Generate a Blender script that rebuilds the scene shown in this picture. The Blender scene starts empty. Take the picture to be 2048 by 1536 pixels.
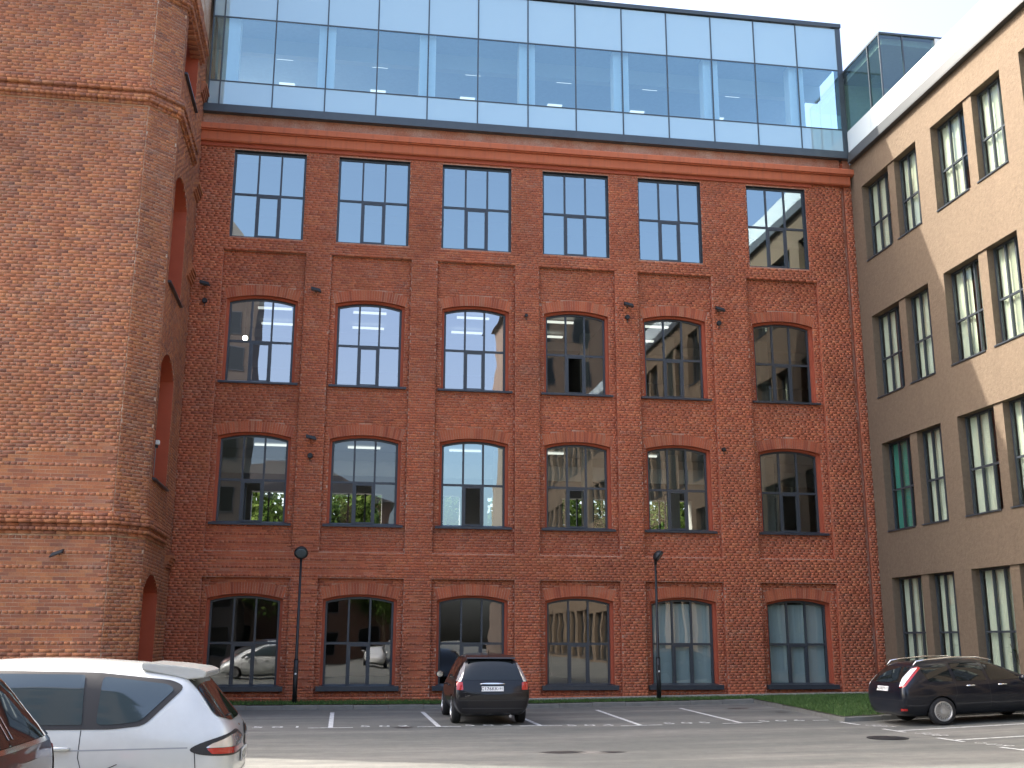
import bpy, bmesh, math, random
import numpy as np
from mathutils import Vector, Matrix
from mathutils.bvhtree import BVHTree
R = math.radians
random.seed(7); rng = np.random.default_rng(7)
scene = bpy.context.scene
COL = scene.collection

# ------------------------------------------------------------------ camera
cam_d = bpy.data.cameras.new('camera'); cam = bpy.data.objects.new('camera', cam_d); COL.objects.link(cam)
cam_d.sensor_fit = 'HORIZONTAL'; cam_d.sensor_width = 36.0
cam_d.lens = 36.0 * 2160.0 / 2048.0
cam_d.clip_start = 0.1; cam_d.clip_end = 3000
PITCH, YAW, ROLL = R(13.3156), R(9.0298), R(0.1706)
cam.matrix_world = (Matrix.Translation((0, -34.0, 1.98)) @ Matrix.Rotation(-YAW, 4, 'Z')
                    @ Matrix.Rotation(math.pi / 2 + PITCH, 4, 'X') @ Matrix.Rotation(ROLL, 4, 'Z'))
scene.camera = cam

# ------------------------------------------------------------------ sky, sun, exposure
SUN = Vector((-0.632, 0.301, 0.715)).normalized()      # towards the sun
world = bpy.data.worlds.new('World'); scene.world = world; world.use_nodes = True
wn = world.node_tree; wn.nodes.clear()
sky = wn.nodes.new('ShaderNodeTexSky'); sky.sky_type = 'NISHITA'; sky.sun_disc = False
sky.sun_elevation = math.asin(SUN.z); sky.sun_rotation = math.atan2(SUN.x, SUN.y)
sky.air_density = 0.9; sky.dust_density = 6.0; sky.ozone_density = 0.6
bg = wn.nodes.new('ShaderNodeBackground'); bg.inputs['Strength'].default_value = 0.15
wo = wn.nodes.new('ShaderNodeOutputWorld')
wn.links.new(sky.outputs[0], bg.inputs[0]); wn.links.new(bg.outputs[0], wo.inputs[0])
sd = bpy.data.lights.new('sun', 'SUN'); sun = bpy.data.objects.new('sun', sd); COL.objects.link(sun)
sd.energy = 2.1; sd.angle = R(0.5); sd.color = (1.0, 0.93, 0.83)
sun.rotation_euler = SUN.to_track_quat('Z', 'Y').to_euler()
sun.location = (-30, 20, 60)
vs = scene.view_settings
vs.view_transform = 'Standard'; vs.look = 'None'; vs.gamma = 1.0; vs.use_curve_mapping = False
vs.exposure = 2.2
cy = scene.cycles
cy.max_bounces = 8; cy.diffuse_bounces = 4; cy.glossy_bounces = 4; cy.transparent_max_bounces = 12
cy.caustics_reflective = False; cy.caustics_refractive = False
cy.sample_clamp_indirect = 8.0
cy.use_denoising = True

# ------------------------------------------------------------------ materials
MATS = {}
class NT:
    def __init__(s, name):
        m = bpy.data.materials.new(name); m.use_nodes = True; s.m = m; s.t = m.node_tree
        s.t.nodes.clear(); s.out = s.t.nodes.new('ShaderNodeOutputMaterial'); MATS[name] = m
    def n(s, typ, ins=None, **kw):
        nd = s.t.nodes.new(typ)
        for k, v in kw.items(): setattr(nd, k, v)
        for k, v in (ins or {}).items():
            if hasattr(v, 'is_output') or isinstance(v, bpy.types.NodeSocket): s.t.links.new(v, nd.inputs[k])
            else:
                sk = nd.inputs[k]
                if sk.type == 'RGBA' and len(v) == 3: v = (*v, 1)
                sk.default_value = v
        return nd
    def ramp(s, fac, stops, interp='LINEAR'):
        nd = s.t.nodes.new('ShaderNodeValToRGB'); nd.color_ramp.interpolation = interp
        el = nd.color_ramp.elements
        while len(el) < len(stops): el.new(0.5)
        for e, (p, c) in zip(el, stops):
            e.position = p; e.color = (*c, 1) if len(c) == 3 else c
        s.t.links.new(fac, nd.inputs[0]); return nd.outputs[0]
    def math(s, op, a, b=0.0):
        nd = s.t.nodes.new('ShaderNodeMath'); nd.operation = op
        for i, v in enumerate((a, b)):
            if isinstance(v, bpy.types.NodeSocket): s.t.links.new(v, nd.inputs[i])
            else: nd.inputs[i].default_value = v
        return nd.outputs[0]
    def mix(s, fac, a, b, mode='MIX'):
        nd = s.t.nodes.new('ShaderNodeMix'); nd.data_type = 'RGBA'; nd.blend_type = mode
        for i, v in ((0, fac), (6, a), (7, b)):
            if isinstance(v, bpy.types.NodeSocket): s.t.links.new(v, nd.inputs[i])
            else: nd.inputs[i].default_value = (*v, 1) if (i and len(v) == 3) else v
        return nd.outputs[2]
    def pos(s): return s.n('ShaderNodeNewGeometry').outputs['Position']
    def objco(s): return s.n('ShaderNodeTexCoord').outputs['Object']
    def noise(s, vec, scale, detail=4, rough=0.55, stretch=None):
        if stretch:
            mp = s.n('ShaderNodeMapping', {'Vector': vec, 'Scale': stretch}); vec = mp.outputs[0]
        return s.n('ShaderNodeTexNoise', {'Vector': vec, 'Scale': scale, 'Detail': detail, 'Roughness': rough}).outputs['Fac']
    def bump(s, h, strength=0.3, dist=0.01):
        return s.n('ShaderNodeBump', {'Height': h, 'Strength': strength, 'Distance': dist}).outputs[0]
    def bsdf(s, **ins):
        p = s.n('ShaderNodeBsdfPrincipled', {k.replace('_', ' '): v for k, v in ins.items()})
        s.t.links.new(p.outputs[0], s.out.inputs[0]); return p
    def end(s, sh): s.t.links.new(sh, s.out.inputs[0]); return s.m

def simple(name, col, rough=0.6, metal=0.0, var=0.12, scale=9.0, **kw):
    t = NT(name); nz = t.noise(t.objco(), scale, 5)
    c = t.mix(nz, tuple(x * (1 - var) for x in col), tuple(min(1, x * (1 + var)) for x in col))
    t.bsdf(Base_Color=c, Roughness=rough, Metallic=metal, **kw); return t.m

def brick_mat(name, stops, blotch=0.35, pale=0.3, seed=0.0, dirt=0.25):
    t = NT(name); g = t.n('ShaderNodeNewGeometry'); p = g.outputs['Position']
    rnd = t.math('FRACT', t.math('ADD', g.outputs['Random Per Island'], t.n('ShaderNodeObjectInfo').outputs['Random']))
    c = t.ramp(rnd, stops)
    off = t.n('ShaderNodeVectorMath', {0: p, 1: (seed, seed * 2, seed * 3)}, operation='ADD').outputs[0]
    big = t.noise(off, 0.30, 5, 0.62)
    c = t.mix(1.0, c, t.ramp(big, [(0.30, (1 - blotch,) * 3), (0.5, (1, 1, 1)), (0.72, (1 + blotch, 1 + blotch * .9, 1 + blotch * .75))]), 'MULTIPLY')
    warm = t.noise(off, 0.85, 4, 0.6)
    c = t.mix(t.ramp(warm, [(0.50, (0, 0, 0)), (0.70, (.40, .40, .40))]), c, (0.40, 0.135, 0.055))
    pl = t.noise(off, 1.5, 6, 0.7, (0.5, 0.5, 1.6))
    fine = t.noise(p, 28.0, 4, 0.65)
    pf = t.math('MULTIPLY', t.ramp(pl, [(0.56, (0, 0, 0)), (0.74, (1, 1, 1))]), pale)
    c = t.mix(pf, c, (0.40, 0.27, 0.20))
    gr = t.noise(off, 0.55, 6, 0.68, (1.4, 1.4, 0.45))
    c = t.mix(t.math('MULTIPLY', t.ramp(gr, [(0.52, (0, 0, 0)), (0.75, (1, 1, 1))]), dirt), c, (0.075, 0.045, 0.035))
    c = t.mix(1.0, c, t.ramp(fine, [(0.25, (.72, .72, .72)), (0.75, (1.22, 1.22, 1.22))]), 'MULTIPLY')
    t.bsdf(Base_Color=c, Roughness=0.9, Normal=t.bump(fine, 0.5, 0.012)); return t.m

def mortar_mat(name, col, seed=0.0, stain=(0.30, 0.125, 0.07)):
    t = NT(name); p = t.pos()
    a = t.noise(p, 1.1, 6, 0.7); b = t.noise(p, 24, 4)
    c = t.mix(t.ramp(a, [(0.40, (0, 0, 0)), (0.66, (1, 1, 1))]), stain, col)
    c = t.mix(1.0, c, t.ramp(b, [(0.3, (.75,) * 3), (0.7, (1.2,) * 3)]), 'MULTIPLY')
    t.bsdf(Base_Color=c, Roughness=0.95, Normal=t.bump(b, 0.4, 0.01)); return t.m

M_BRICK = brick_mat('facade_brick', [(0.0, (.34, .098, .055)), (.10, (.40, .110, .054)), (.42, (.44, .118, .055)), (.72, (.47, .130, .060)), (.93, (.50, .160, .072)), (1.0, (.44, .16, .095))], 0.26, 0.34)
M_TBRICK = brick_mat('tower_brick', [(0.0, (.25, .105, .066)), (.12, (.31, .118, .066)), (.40, (.385, .140, .068)), (.70, (.43, .160, .072)), (.90, (.47, .190, .080)), (1.0, (.36, .165, .105))], 0.26, 0.42, 11.0, 0.30)
M_ARCH = brick_mat('arch_brick', [(0.0, (.33, .085, .045)), (.4, (.45, .115, .054)), (.8, (.52, .145, .065)), (1.0, (.42, .16, .09))], 0.18, 0.22, 5.0, 0.12)
M_MORTAR = mortar_mat('facade_mortar', (.50, .32, .24), stain=(.42, .17, .10))
M_TMORTAR = mortar_mat('tower_mortar', (.66, .54, .42), stain=(.44, .25, .15))
def smooth_red():
    t = NT('red_render'); p = t.pos(); a = t.noise(p, 2.0, 6, 0.65); b = t.noise(p, 40, 3)
    c = t.mix(a, (.33, .070, .034), (.47, .110, .052))
    t.bsdf(Base_Color=c, Roughness=0.85, Normal=t.bump(b, 0.25, 0.006)); return t.m
M_RED = smooth_red()
M_EDGE = brick_mat('pilaster_edge_brick', [(0, (.36, .10, .05)), (1, (.44, .12, .06))], .3, .2, 3.0)
def cornice_mat():
    t = NT('cornice_red'); p = t.pos(); a = t.noise(p, 1.4, 6, 0.65); st = t.noise(p, 2.0, 5, 0.6, (3, 3, .25)); b = t.noise(p, 30, 4)
    c = t.mix(a, (.46, .115, .052), (.58, .175, .080))
    c = t.mix(t.ramp(st, [(.5, (0, 0, 0)), (.78, (.55,) * 3)]), c, (.22, .09, .06))
    t.bsdf(Base_Color=c, Roughness=0.88, Normal=t.bump(b, 0.3, 0.008)); return t.m
M_CORN = cornice_mat()
M_FRAME = simple('window_frame_metal', (.052, .064, .078), 0.38, 0.2)
M_BAND = simple('grey_metal_band', (.075, .092, .105), 0.42, 0.3, 0.15, 3)
M_SILL = simple('sill_metal', (.050, .060, .075), 0.33, 0.3)
M_WHITE = simple('white_paint', (.74, .75, .72), 0.7, var=.06)
M_CEIL = simple('ceiling_white', (.40, .42, .42), 0.9, var=.04)
M_FLOOR = simple('floor_grey', (.30, .28, .26), 0.7)
M_INT = simple('interior_wall', (.24, .24, .23), 0.9, var=.05)
M_CURT = simple('curtain_cloth', (.74, .76, .66), 0.95, var=.08, scale=3)
M_TEAL = simple('teal_cloth', (.05, .30, .25), 0.9, var=.2, scale=3)
M_BLIND = simple('blind_cloth', (.74, .80, .80), 0.9, var=.05, scale=2)
M_LITE = NT('ceiling_lamp'); _e = M_LITE.n('ShaderNodeEmission', {'Color': (1.0, .96, .88), 'Strength': .3}); M_LITE = M_LITE.end(_e.outputs[0])
def glass(name, tint, refl, spec=(0.92, .96, 1.0), f0=0.05, rough=0.0):
    t = NT(name)
    lw = t.n('ShaderNodeLayerWeight', {'Blend': 0.5}).outputs['Facing']
    fr = t.math('POWER', lw, 5.0)
    fac = t.math('ADD', refl, t.math('MULTIPLY', fr, 1.0 - refl))
    wv = t.noise(t.pos(), 0.55, 2, 0.4)
    bp = t.bump(wv, 0.16, 0.03)
    a = t.n('ShaderNodeBsdfTransparent', {'Color': tint}).outputs[0]
    b = t.n('ShaderNodeBsdfGlossy', {'Color': spec, 'Roughness': rough, 'Normal': bp}).outputs[0]
    mx = t.n('ShaderNodeMixShader', {0: fac, 1: a, 2: b}).outputs[0]
    return t.end(mx)
G_WIN = glass('window_glass', (.58, .68, .70), 0.34, (.78, .95, 1.0))
G_MID = glass('bright_mirror_glass', (.58, .66, .68), 0.36, (.94, .95, 1.0))  # reflectance raised to brighten the mirrored sky in these panes
G_DIM = glass('dim_mirror_glass', (.66, .74, .72), 0.12)  # same kind of glass, reflectance lowered so mirrored walls come out darker
G_LOW = glass('ground_floor_glass', (.60, .68, .68), 0.13)
G_ROOF = glass('rooftop_glass', (.72, .92, 1.0), 0.30, (.66, .92, 1.0))
G_TERR = glass('terrace_glass', (.62, .78, .70), 0.14, (.85, .95, 1.0))
G_PLASTER = glass('side_window_glass', (.84, .90, .84), 0.14)
def spandrel(name, col, refl=.22):
    t = NT(name); nz = t.noise(t.objco(), 0.7, 3)
    d = t.n('ShaderNodeBsdfDiffuse', {'Color': t.mix(nz, tuple(x * .93 for x in col), col)}).outputs[0]
    lw = t.n('ShaderNodeLayerWeight', {'Blend': 0.5}).outputs['Facing']
    fac = t.math('ADD', refl, t.math('MULTIPLY', t.math('POWER', lw, 5.0), 1 - refl))
    gl = t.n('ShaderNodeBsdfGlossy', {'Color': (.72, .94, 1, 1), 'Roughness': 0.02}).outputs[0]
    return t.end(t.n('ShaderNodeMixShader', {0: fac, 1: d, 2: gl}).outputs[0])
M_SPAN = spandrel('spandrel_glass', (.40, .54, .60))
M_PARA = spandrel('parapet_glass', (.66, .74, .76), .10)
def plaster():
    t = NT('tan_plaster'); p = t.pos()
    a = t.noise(p, 0.5, 6, 0.6); b = t.noise(p, 9, 6, 0.7); st = t.noise(p, 1.0, 5, 0.6, (2.2, 2.2, .2))
    c = t.mix(a, (.150, .112, .076), (.182, .136, .092))
    c = t.mix(1.0, c, t.ramp(b, [(.25, (.80,) * 3), (.75, (1.18,) * 3)]), 'MULTIPLY')
    c = t.mix(t.ramp(st, [(.52, (0, 0, 0)), (.8, (.35,) * 3)]), c, (.14, .10, .07))
    t.bsdf(Base_Color=c, Roughness=0.92, Normal=t.bump(b, 0.6, 0.03)); return t.m
M_PLAST = plaster()
def asphalt():
    t = NT('asphalt'); p = t.pos()
    big = t.noise(p, 0.16, 5, 0.6); st = t.noise(p, 0.55, 6, 0.65, (.22, 1.3, 1)); fine = t.noise(p, 55, 3, 0.7); mid = t.noise(p, 3.2, 6, 0.7)
    c = t.mix(big, (.098, .104, .096), (.138, .145, .132))
    c = t.mix(t.ramp(st, [(.45, (0, 0, 0)), (.72, (.8,) * 3)]), c, (.25, .24, .215))
    st2 = t.noise(p, 0.8, 6, 0.7, (.3, 1.0, 1))
    c = t.mix(t.ramp(st2, [(.58, (0, 0, 0)), (.75, (.55,) * 3)]), c, (.08, .081, .076))
    c = t.mix(1.0, c, t.ramp(mid, [(.3, (.86,) * 3), (.7, (1.14,) * 3)]), 'MULTIPLY')
    c = t.mix(1.0, c, t.ramp(fine, [(.2, (.72,) * 3), (.8, (1.3,) * 3)]), 'MULTIPLY')
    t.bsdf(Base_Color=c, Roughness=0.82, Normal=t.bump(fine, 0.5, 0.01)); return t.m
M_ASPH = asphalt()
def paint():
    t = NT('road_paint'); p = t.pos(); a = t.noise(p, 9, 6, 0.75); 
    c = t.mix(t.ramp(a, [(.36, (0, 0, 0)), (.52, (1, 1, 1))]), (.26, .26, .25), (.68, .70, .68))
    t.bsdf(Base_Color=c, Roughness=0.8); return t.m
M_PAINT = paint()
M_KERB = simple('kerb_concrete', (.19, .19, .175), 0.9, var=.35, scale=4)
M_CONC = simple('concrete', (.33, .32, .29), 0.9, var=.25, scale=2)
M_SOIL = simple('lawn_soil', (.045, .060, .020), 0.95, var=.4, scale=6)
def grass_mat():
    t = NT('grass_blade'); g = t.n('ShaderNodeNewGeometry')
    c = t.ramp(g.outputs['Random Per Island'], [(0, (.035, .085, .016)), (.6, (.055, .130, .024)), (1, (.105, .165, .04))])
    t.bsdf(Base_Color=c, Roughness=0.7); return t.m
M_GRASS = grass_mat()
def leaf_mat(name, a, b):
    t = NT(name); g = t.n('ShaderNodeNewGeometry')
    c = t.ramp(g.outputs['Random Per Island'], [(0, a), (1, b)])
    d = t.n('ShaderNodeBsdfDiffuse', {'Color': c}).outputs[0]; tr = t.n('ShaderNodeBsdfTranslucent', {'Color': c}).outputs[0]
    return t.end(t.n('ShaderNodeMixShader', {0: 0.35, 1: d, 2: tr}).outputs[0])
M_LEAF = leaf_mat('tree_leaf', (.045, .085, .020), (.105, .150, .04))
M_PLANT = leaf_mat('house_plant_leaf', (.020, .050, .018), (.05, .10, .03))
M_BARK = simple('bark', (.12, .085, .06), 0.9, var=.3)
M_DARK = simple('black_steel', (.022, .025, .028), 0.45, 0.3)
M_TRIM = simple('black_plastic', (.018, .019, .021), 0.55)
M_TYRE = simple('tyre_rubber', (.020, .020, .021), 0.85)
M_CHROME = simple('chrome', (.80, .82, .84), 0.12, 1.0, var=.03)
M_RIM = simple('alloy_rim', (.55, .57, .58), 0.3, 0.8, var=.05)
M_LAMPGL = simple('lamp_glass', (.10, .13, .14), 0.15)
def carpaint(name, col, metal=0.4, rough=0.32, coat=1.0, dust=.25, dcol=(.20, .18, .16)):
    t = NT(name); p = t.objco(); nz = t.noise(p, 3.0, 5, 0.7); f = t.noise(p, 160, 2)
    c = t.mix(t.math('MULTIPLY', t.ramp(nz, [(.45, (0, 0, 0)), (.8, (1, 1, 1))]), dust), col, dcol)
    t.bsdf(Base_Color=c, Roughness=rough, Metallic=metal, Coat_Weight=coat, Coat_Roughness=0.04, Specular_IOR_Level=.25); return t.m
M_SILVER = carpaint('silver_paint', (.60, .635, .635), 0.22, 0.34, .8, .12)
M_BLACKP = carpaint('black_paint', (.006, .006, .008), 0.0, 0.35, .55, .02)
M_NAVYP = carpaint('blue_black_paint', (.004, .006, .012), 0.0, 0.32, .6, .02)
M_MAROON = carpaint('maroon_paint', (.055, .020, .018), 0.45, 0.32, 1.0, .25)
M_CARGL = NT('car_glass'); M_CARGL.bsdf(Base_Color=(.010, .013, .013, 1), Roughness=0.03, Specular_IOR_Level=0.55); M_CARGL = M_CARGL.m
M_CARGL2 = NT('car_glass_blue'); M_CARGL2.bsdf(Base_Color=(.035, .055, .065, 1), Roughness=0.04, Specular_IOR_Level=1.0); M_CARGL2 = M_CARGL2.m
M_REDL = NT('red_lens'); M_REDL.bsdf(Base_Color=(.42, .012, .010, 1), Roughness=0.12, Coat_Weight=1.0); M_REDL = M_REDL.m
M_CLRL = NT('clear_lens'); M_CLRL.bsdf(Base_Color=(.62, .62, .62, 1), Roughness=0.15, Metallic=.5, Coat_Weight=1.0); M_CLRL = M_CLRL.m
M_PLATE = simple('plate_white', (.78, .79, .78), 0.4, var=.03)
M_INK = simple('plate_ink', (.02, .02, .02), 0.5)
M_ROOFT = simple('roof_sheet', (.10, .085, .08), 0.6)

# ------------------------------------------------------------------ mesh helpers
class MB:
    def __init__(s): s.v = []; s.f = []
    def add(s, vs, fs):
        o = len(s.v); s.v += [tuple(map(float, p)) for p in vs]; s.f += [tuple(i + o for i in q) for q in fs]; return s
    def quad(s, a, b, c, d): return s.add([a, b, c, d], [(0, 1, 2, 3)])
    def box(s, x0, x1, y0, y1, z0, z1):
        return s.add([(x0, y0, z0), (x1, y0, z0), (x1, y1, z0), (x0, y1, z0), (x0, y0, z1), (x1, y0, z1), (x1, y1, z1), (x0, y1, z1)],
                     [(0, 3, 2, 1), (4, 5, 6, 7), (0, 1, 5, 4), (1, 2, 6, 5), (2, 3, 7, 6), (3, 0, 4, 7)])
    def prism(s, pts, d0, d1, fn):          # polygon (u,w) extruded in depth; fn(u,w,d) -> xyz
        n = len(pts)
        return s.add([fn(u, w, d0) for u, w in pts] + [fn(u, w, d1) for u, w in pts],
                     [tuple(range(n)), tuple(range(2 * n - 1, n - 1, -1))] + [(i, i + n, (i + 1) % n + n, (i + 1) % n) for i in range(n)])
    def tube(s, path, r, n=10, cap=True):
        P = [Vector(p) for p in path]; rs = r if isinstance(r, (list, tuple)) else [r] * len(P); o = len(s.v)
        for i, p in enumerate(P):
            t = (P[min(i + 1, len(P) - 1)] - P[max(i - 1, 0)]).normalized()
            a = t.cross(Vector((0, 0, 1)) if abs(t.z) < .9 else Vector((1, 0, 0))).normalized(); b = t.cross(a)
            for k in range(n):
                an = 2 * math.pi * k / n; s.v.append(tuple(p + (a * math.cos(an) + b * math.sin(an)) * rs[i]))
        for i in range(len(P) - 1):
            for k in range(n): s.f.append((o + i * n + k, o + i * n + (k + 1) % n, o + (i + 1) * n + (k + 1) % n, o + (i + 1) * n + k))
        if cap: s.f.append(tuple(o + k for k in range(n))); s.f.append(tuple(o + (len(P) - 1) * n + k for k in reversed(range(n))))
        return s
    def lathe(s, prof, n, fn, cap=True):    # prof (r,h); fn(r cos, r sin, h) -> xyz
        o = len(s.v)
        for r, h in prof:
            for k in range(n):
                a = 2 * math.pi * k / n; s.v.append(tuple(fn(r * math.cos(a), r * math.sin(a), h)))
        for i in range(len(prof) - 1):
            for k in range(n): s.f.append((o + i * n + k, o + i * n + (k + 1) % n, o + (i + 1) * n + (k + 1) % n, o + (i + 1) * n + k))
        if cap: s.f.append(tuple(o + k for k in reversed(range(n)))); s.f.append(tuple(o + (len(prof) - 1) * n + k for k in range(n)))
        return s
    def mesh(s, name, mat, smooth=False, bevel=0):
        me = bpy.data.meshes.new(name); me.from_pydata(s.v, [], s.f); me.validate()
        if mat: me.materials.append(mat)
        bm = bmesh.new(); bm.from_mesh(me); bmesh.ops.recalc_face_normals(bm, faces=bm.faces)
        if bevel: bmesh.ops.bevel(bm, geom=list(bm.edges), offset=bevel, segments=2, affect='EDGES', clamp_overlap=True)
        bm.to_mesh(me); bm.free()
        if smooth: me.shade_smooth()
        return me
    def build(s, name, mat, parent=None, smooth=False, bevel=0, kind=None):
        return obj(name, s.mesh(name, mat, smooth, bevel), parent, kind)
WORLD_INV = {}
def obj(name, me, parent=None, kind=None, loc=None, local=False):
    o = bpy.data.objects.new(name, me); COL.objects.link(o)
    if loc is not None: o.location = loc
    if parent is not None:
        o.parent = parent
        if not local: o.matrix_parent_inverse = WORLD_INV.get(parent.name, Matrix.Identity(4))
    if kind: o['kind'] = kind
    WORLD_INV[o.name] = (WORLD_INV.get(parent.name, Matrix.Identity(4)) if (parent is not None and False) else Matrix.Identity(4))
    return o
def tag(o, label, cat, group=None):
    o['label'] = label; o['category'] = cat
    if group: o['group'] = group
    return o
def thing(name, label, cat, loc=(0, 0, 0), group=None):     # an Empty at the thing's base; children are given in world coordinates
    o = bpy.data.objects.new(name, None); COL.objects.link(o); o.location = loc; o.empty_display_size = .3
    WORLD_INV[o.name] = Matrix.Translation(loc).inverted()
    return tag(o, label, cat, group)
def piece(name, me, parent, loc=(0, 0, 0), rot=None):       # object placed at its own origin (world coordinates) under a world-space parent
    o = bpy.data.objects.new(name, me); COL.objects.link(o)
    o.location = loc
    if rot: o.rotation_euler = rot
    o.parent = parent; o.matrix_parent_inverse = WORLD_INV.get(parent.name, Matrix.Identity(4))
    return o
def win_part(name, me, parent, loc):                        # like piece, and it may have children in world coordinates itself
    o = piece(name, me, parent, loc); WORLD_INV[o.name] = Matrix.Translation(loc).inverted(); return o
def np_mesh(name, V, F, mat):                               # V (n,3), F (m,4) quads
    me = bpy.data.meshes.new(name); n, m = len(V), len(F)
    me.vertices.add(n); me.vertices.foreach_set('co', np.asarray(V, np.float32).ravel())
    me.loops.add(m * F.shape[1]); me.loops.foreach_set('vertex_index', np.asarray(F, np.int32).ravel())
    me.polygons.add(m); me.polygons.foreach_set('loop_start', np.arange(0, m * F.shape[1], F.shape[1], dtype=np.int32))
    me.materials.append(mat); me.update(calc_edges=True); me.validate(); return me
def fract_noise(): return random.random()

CAMP = Vector((0, -34, 1.98)); CAMI = cam.matrix_world.inverted()
def in_view(p):
    q = CAMI @ Vector(p)
    if q.z > -.5: return None
    u = 1024 + 2160 * q.x / -q.z; v = 768 - 2160 * q.y / -q.z
    return (u, v, -q.z) if (-10 < u < 2058 and -10 < v < 1546) else None

# ground height: nearly level, rising gently to the right-hand wall and towards the near cars
def gz(x, y=-8.0):
    g = 0.03 if x <= 6 else (0.03 + (x - 6) / 6 * .08 if x <= 12 else .11 + (min(x, 17.8) - 12) * .04)
    if y < -14: g += min((-14 - y) * .0135, .165)
    return g

# ================================================================== SETTING: ground, lawn, kerbs, markings
xs_ = [-260, -3, 6, 12, 14, 17.8, 260]; ys_ = [200, 0, -6, -14, -20, -26.2, -60, -300]
g = MB()
for i in range(len(xs_) - 1):
    for j in range(len(ys_) - 1):
        a, b, c, d = xs_[i], xs_[i + 1], ys_[j + 1], ys_[j]
        g.quad((a, c, gz(a, c)), (b, c, gz(b, c)), (b, d, gz(b, d)), (a, d, gz(a, d)))
g.build('asphalt_ground', M_ASPH, kind='structure')

def lawn_z(x, y):
    top = 0.165 if x < 6 else (0.165 + (x - 6) / 6 * .085 if x < 12 else .25 + (x - 12) * .012)
    k = gz(min(x, 15), y) + .125
    t = max(0, min(1, -y / 4.0)); return top * (1 - t) + k * t
KX0, KX1 = 12.60, 11.95            # kerb line where the lawn widens (back corner, front corner)
def kerb_x(y): return KX0 + (KX1 - KX0) * min(1, max(0, (-y - 1.5) / 7.4))
lw = MB()
for x0, x1 in [(-5.2, 0), (0, 6), (6, 12), (12, KX0)]:
    for y0, y1 in ((-1.45, -.7), (-.7, .05)):
        lw.quad((x0, y0, lawn_z(x0, y0)), (x1, y0, lawn_z(x1, y0)), (x1, y1, lawn_z(x1, y1)), (x0, y1, lawn_z(x0, y1)))
ys = [.05, -1.45, -3, -5, -7, -8.9]
for i in range(5):
    ya, yb = ys[i], ys[i + 1]
    for fx0, fx1 in ((0, .35), (.35, 1)):
        def X(y, f): k = kerb_x(y); return k + (17.8 - k) * f
        P = [(X(yb, fx0), yb), (X(yb, fx1), yb), (X(ya, fx1), ya), (X(ya, fx0), ya)]
        lw.quad(*[(x, y, lawn_z(x, y)) for x, y in P])
lw.build('lawn_ground', M_SOIL, kind='structure')
# grass blades
N = 52000
gx = np.empty(N); gy = np.empty(N)
half = N * 2 // 5
gx[:half] = rng.uniform(-5.0, 12.6, half); gy[:half] = rng.uniform(-1.42, -.02, half)
yy = rng.uniform(-8.85, 0, N - half); kx = KX0 + (KX1 - KX0) * np.clip((-yy - 1.5) / 7.4, 0, 1)
gx[half:] = kx + .05 + (17.6 - kx) * rng.uniform(0, 1, N - half) ** 1.3; gy[half:] = yy
zz = np.array([lawn_z(a, b) for a, b in zip(gx, gy)])
an = rng.uniform(0, 2 * np.pi, N); w = rng.uniform(.006, .014, N); h = rng.uniform(.03, .085, N)
lean = rng.normal(0, .03, (N, 2))
V = np.empty((N, 3, 3))
V[:, 0] = np.c_[gx - w * np.cos(an), gy - w * np.sin(an), zz - .01]; V[:, 1] = np.c_[gx + w * np.cos(an), gy + w * np.sin(an), zz - .01]
V[:, 2] = np.c_[gx + lean[:, 0], gy + lean[:, 1], zz + h]
obj('grass', np_mesh('grass', V.reshape(-1, 3), np.arange(N * 3).reshape(N, 3), M_GRASS), kind='stuff')

kerb = bpy.data.objects.new('kerb', None); COL.objects.link(kerb); kerb['kind'] = 'structure'
def kerb_run(p, q, n):
    p, q = Vector(p), Vector(q); d = (q - p); L = d.length / n; d.normalize(); nn = Vector((d.y, -d.x))
    for i in range(n):
        a = p + d * (L * i + .006); b = p + d * (L * (i + 1) - .006)
        m = MB(); vs = []
        hj = random.uniform(-.008, .008)
        for pt in (a, b):
            for off, hh in ((0, -.1), (0, .100 + hj), (.02, .115 + hj), (.12, .118 + hj), (.12, -.1)):
                o = pt - nn * off; vs.append((o.x, o.y, gz(pt.x, pt.y) + hh))
        m.add(vs, [(0, 1, 2, 3, 4), (9, 8, 7, 6, 5)] + [(k, k + 5, (k + 1) % 5 + 5, (k + 1) % 5) for k in range(5)])
        m.build('kerb_stone', M_KERB, kerb)
kerb_run((-5.4, -1.55), (KX0, -1.55), 18)
kerb_run((KX0, -1.55), (KX1, -8.95), 8)
kerb_run((KX1, -8.95), (17.7, -8.95), 6)
ps = MB()
for x0, x1 in ((5.6, 8), (8, 12), (12, 17.4)):
    za, zb = lawn_z(x0, 0) + .055, lawn_z(x1, 0) + .055
    ps.add([(x0, -.36, za - .2), (x1, -.36, zb - .2), (x1, .1, zb - .2), (x0, .1, za - .2), (x0, -.36, za), (x1, -.36, zb), (x1, .1, zb + .01), (x0, .1, za + .01)],
           [(0, 3, 2, 1), (4, 5, 6, 7), (0, 1, 5, 4), (1, 2, 6, 5), (2, 3, 7, 6), (3, 0, 4, 7)])
ps.build('concrete_strip', M_CONC, kind='structure')

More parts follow.
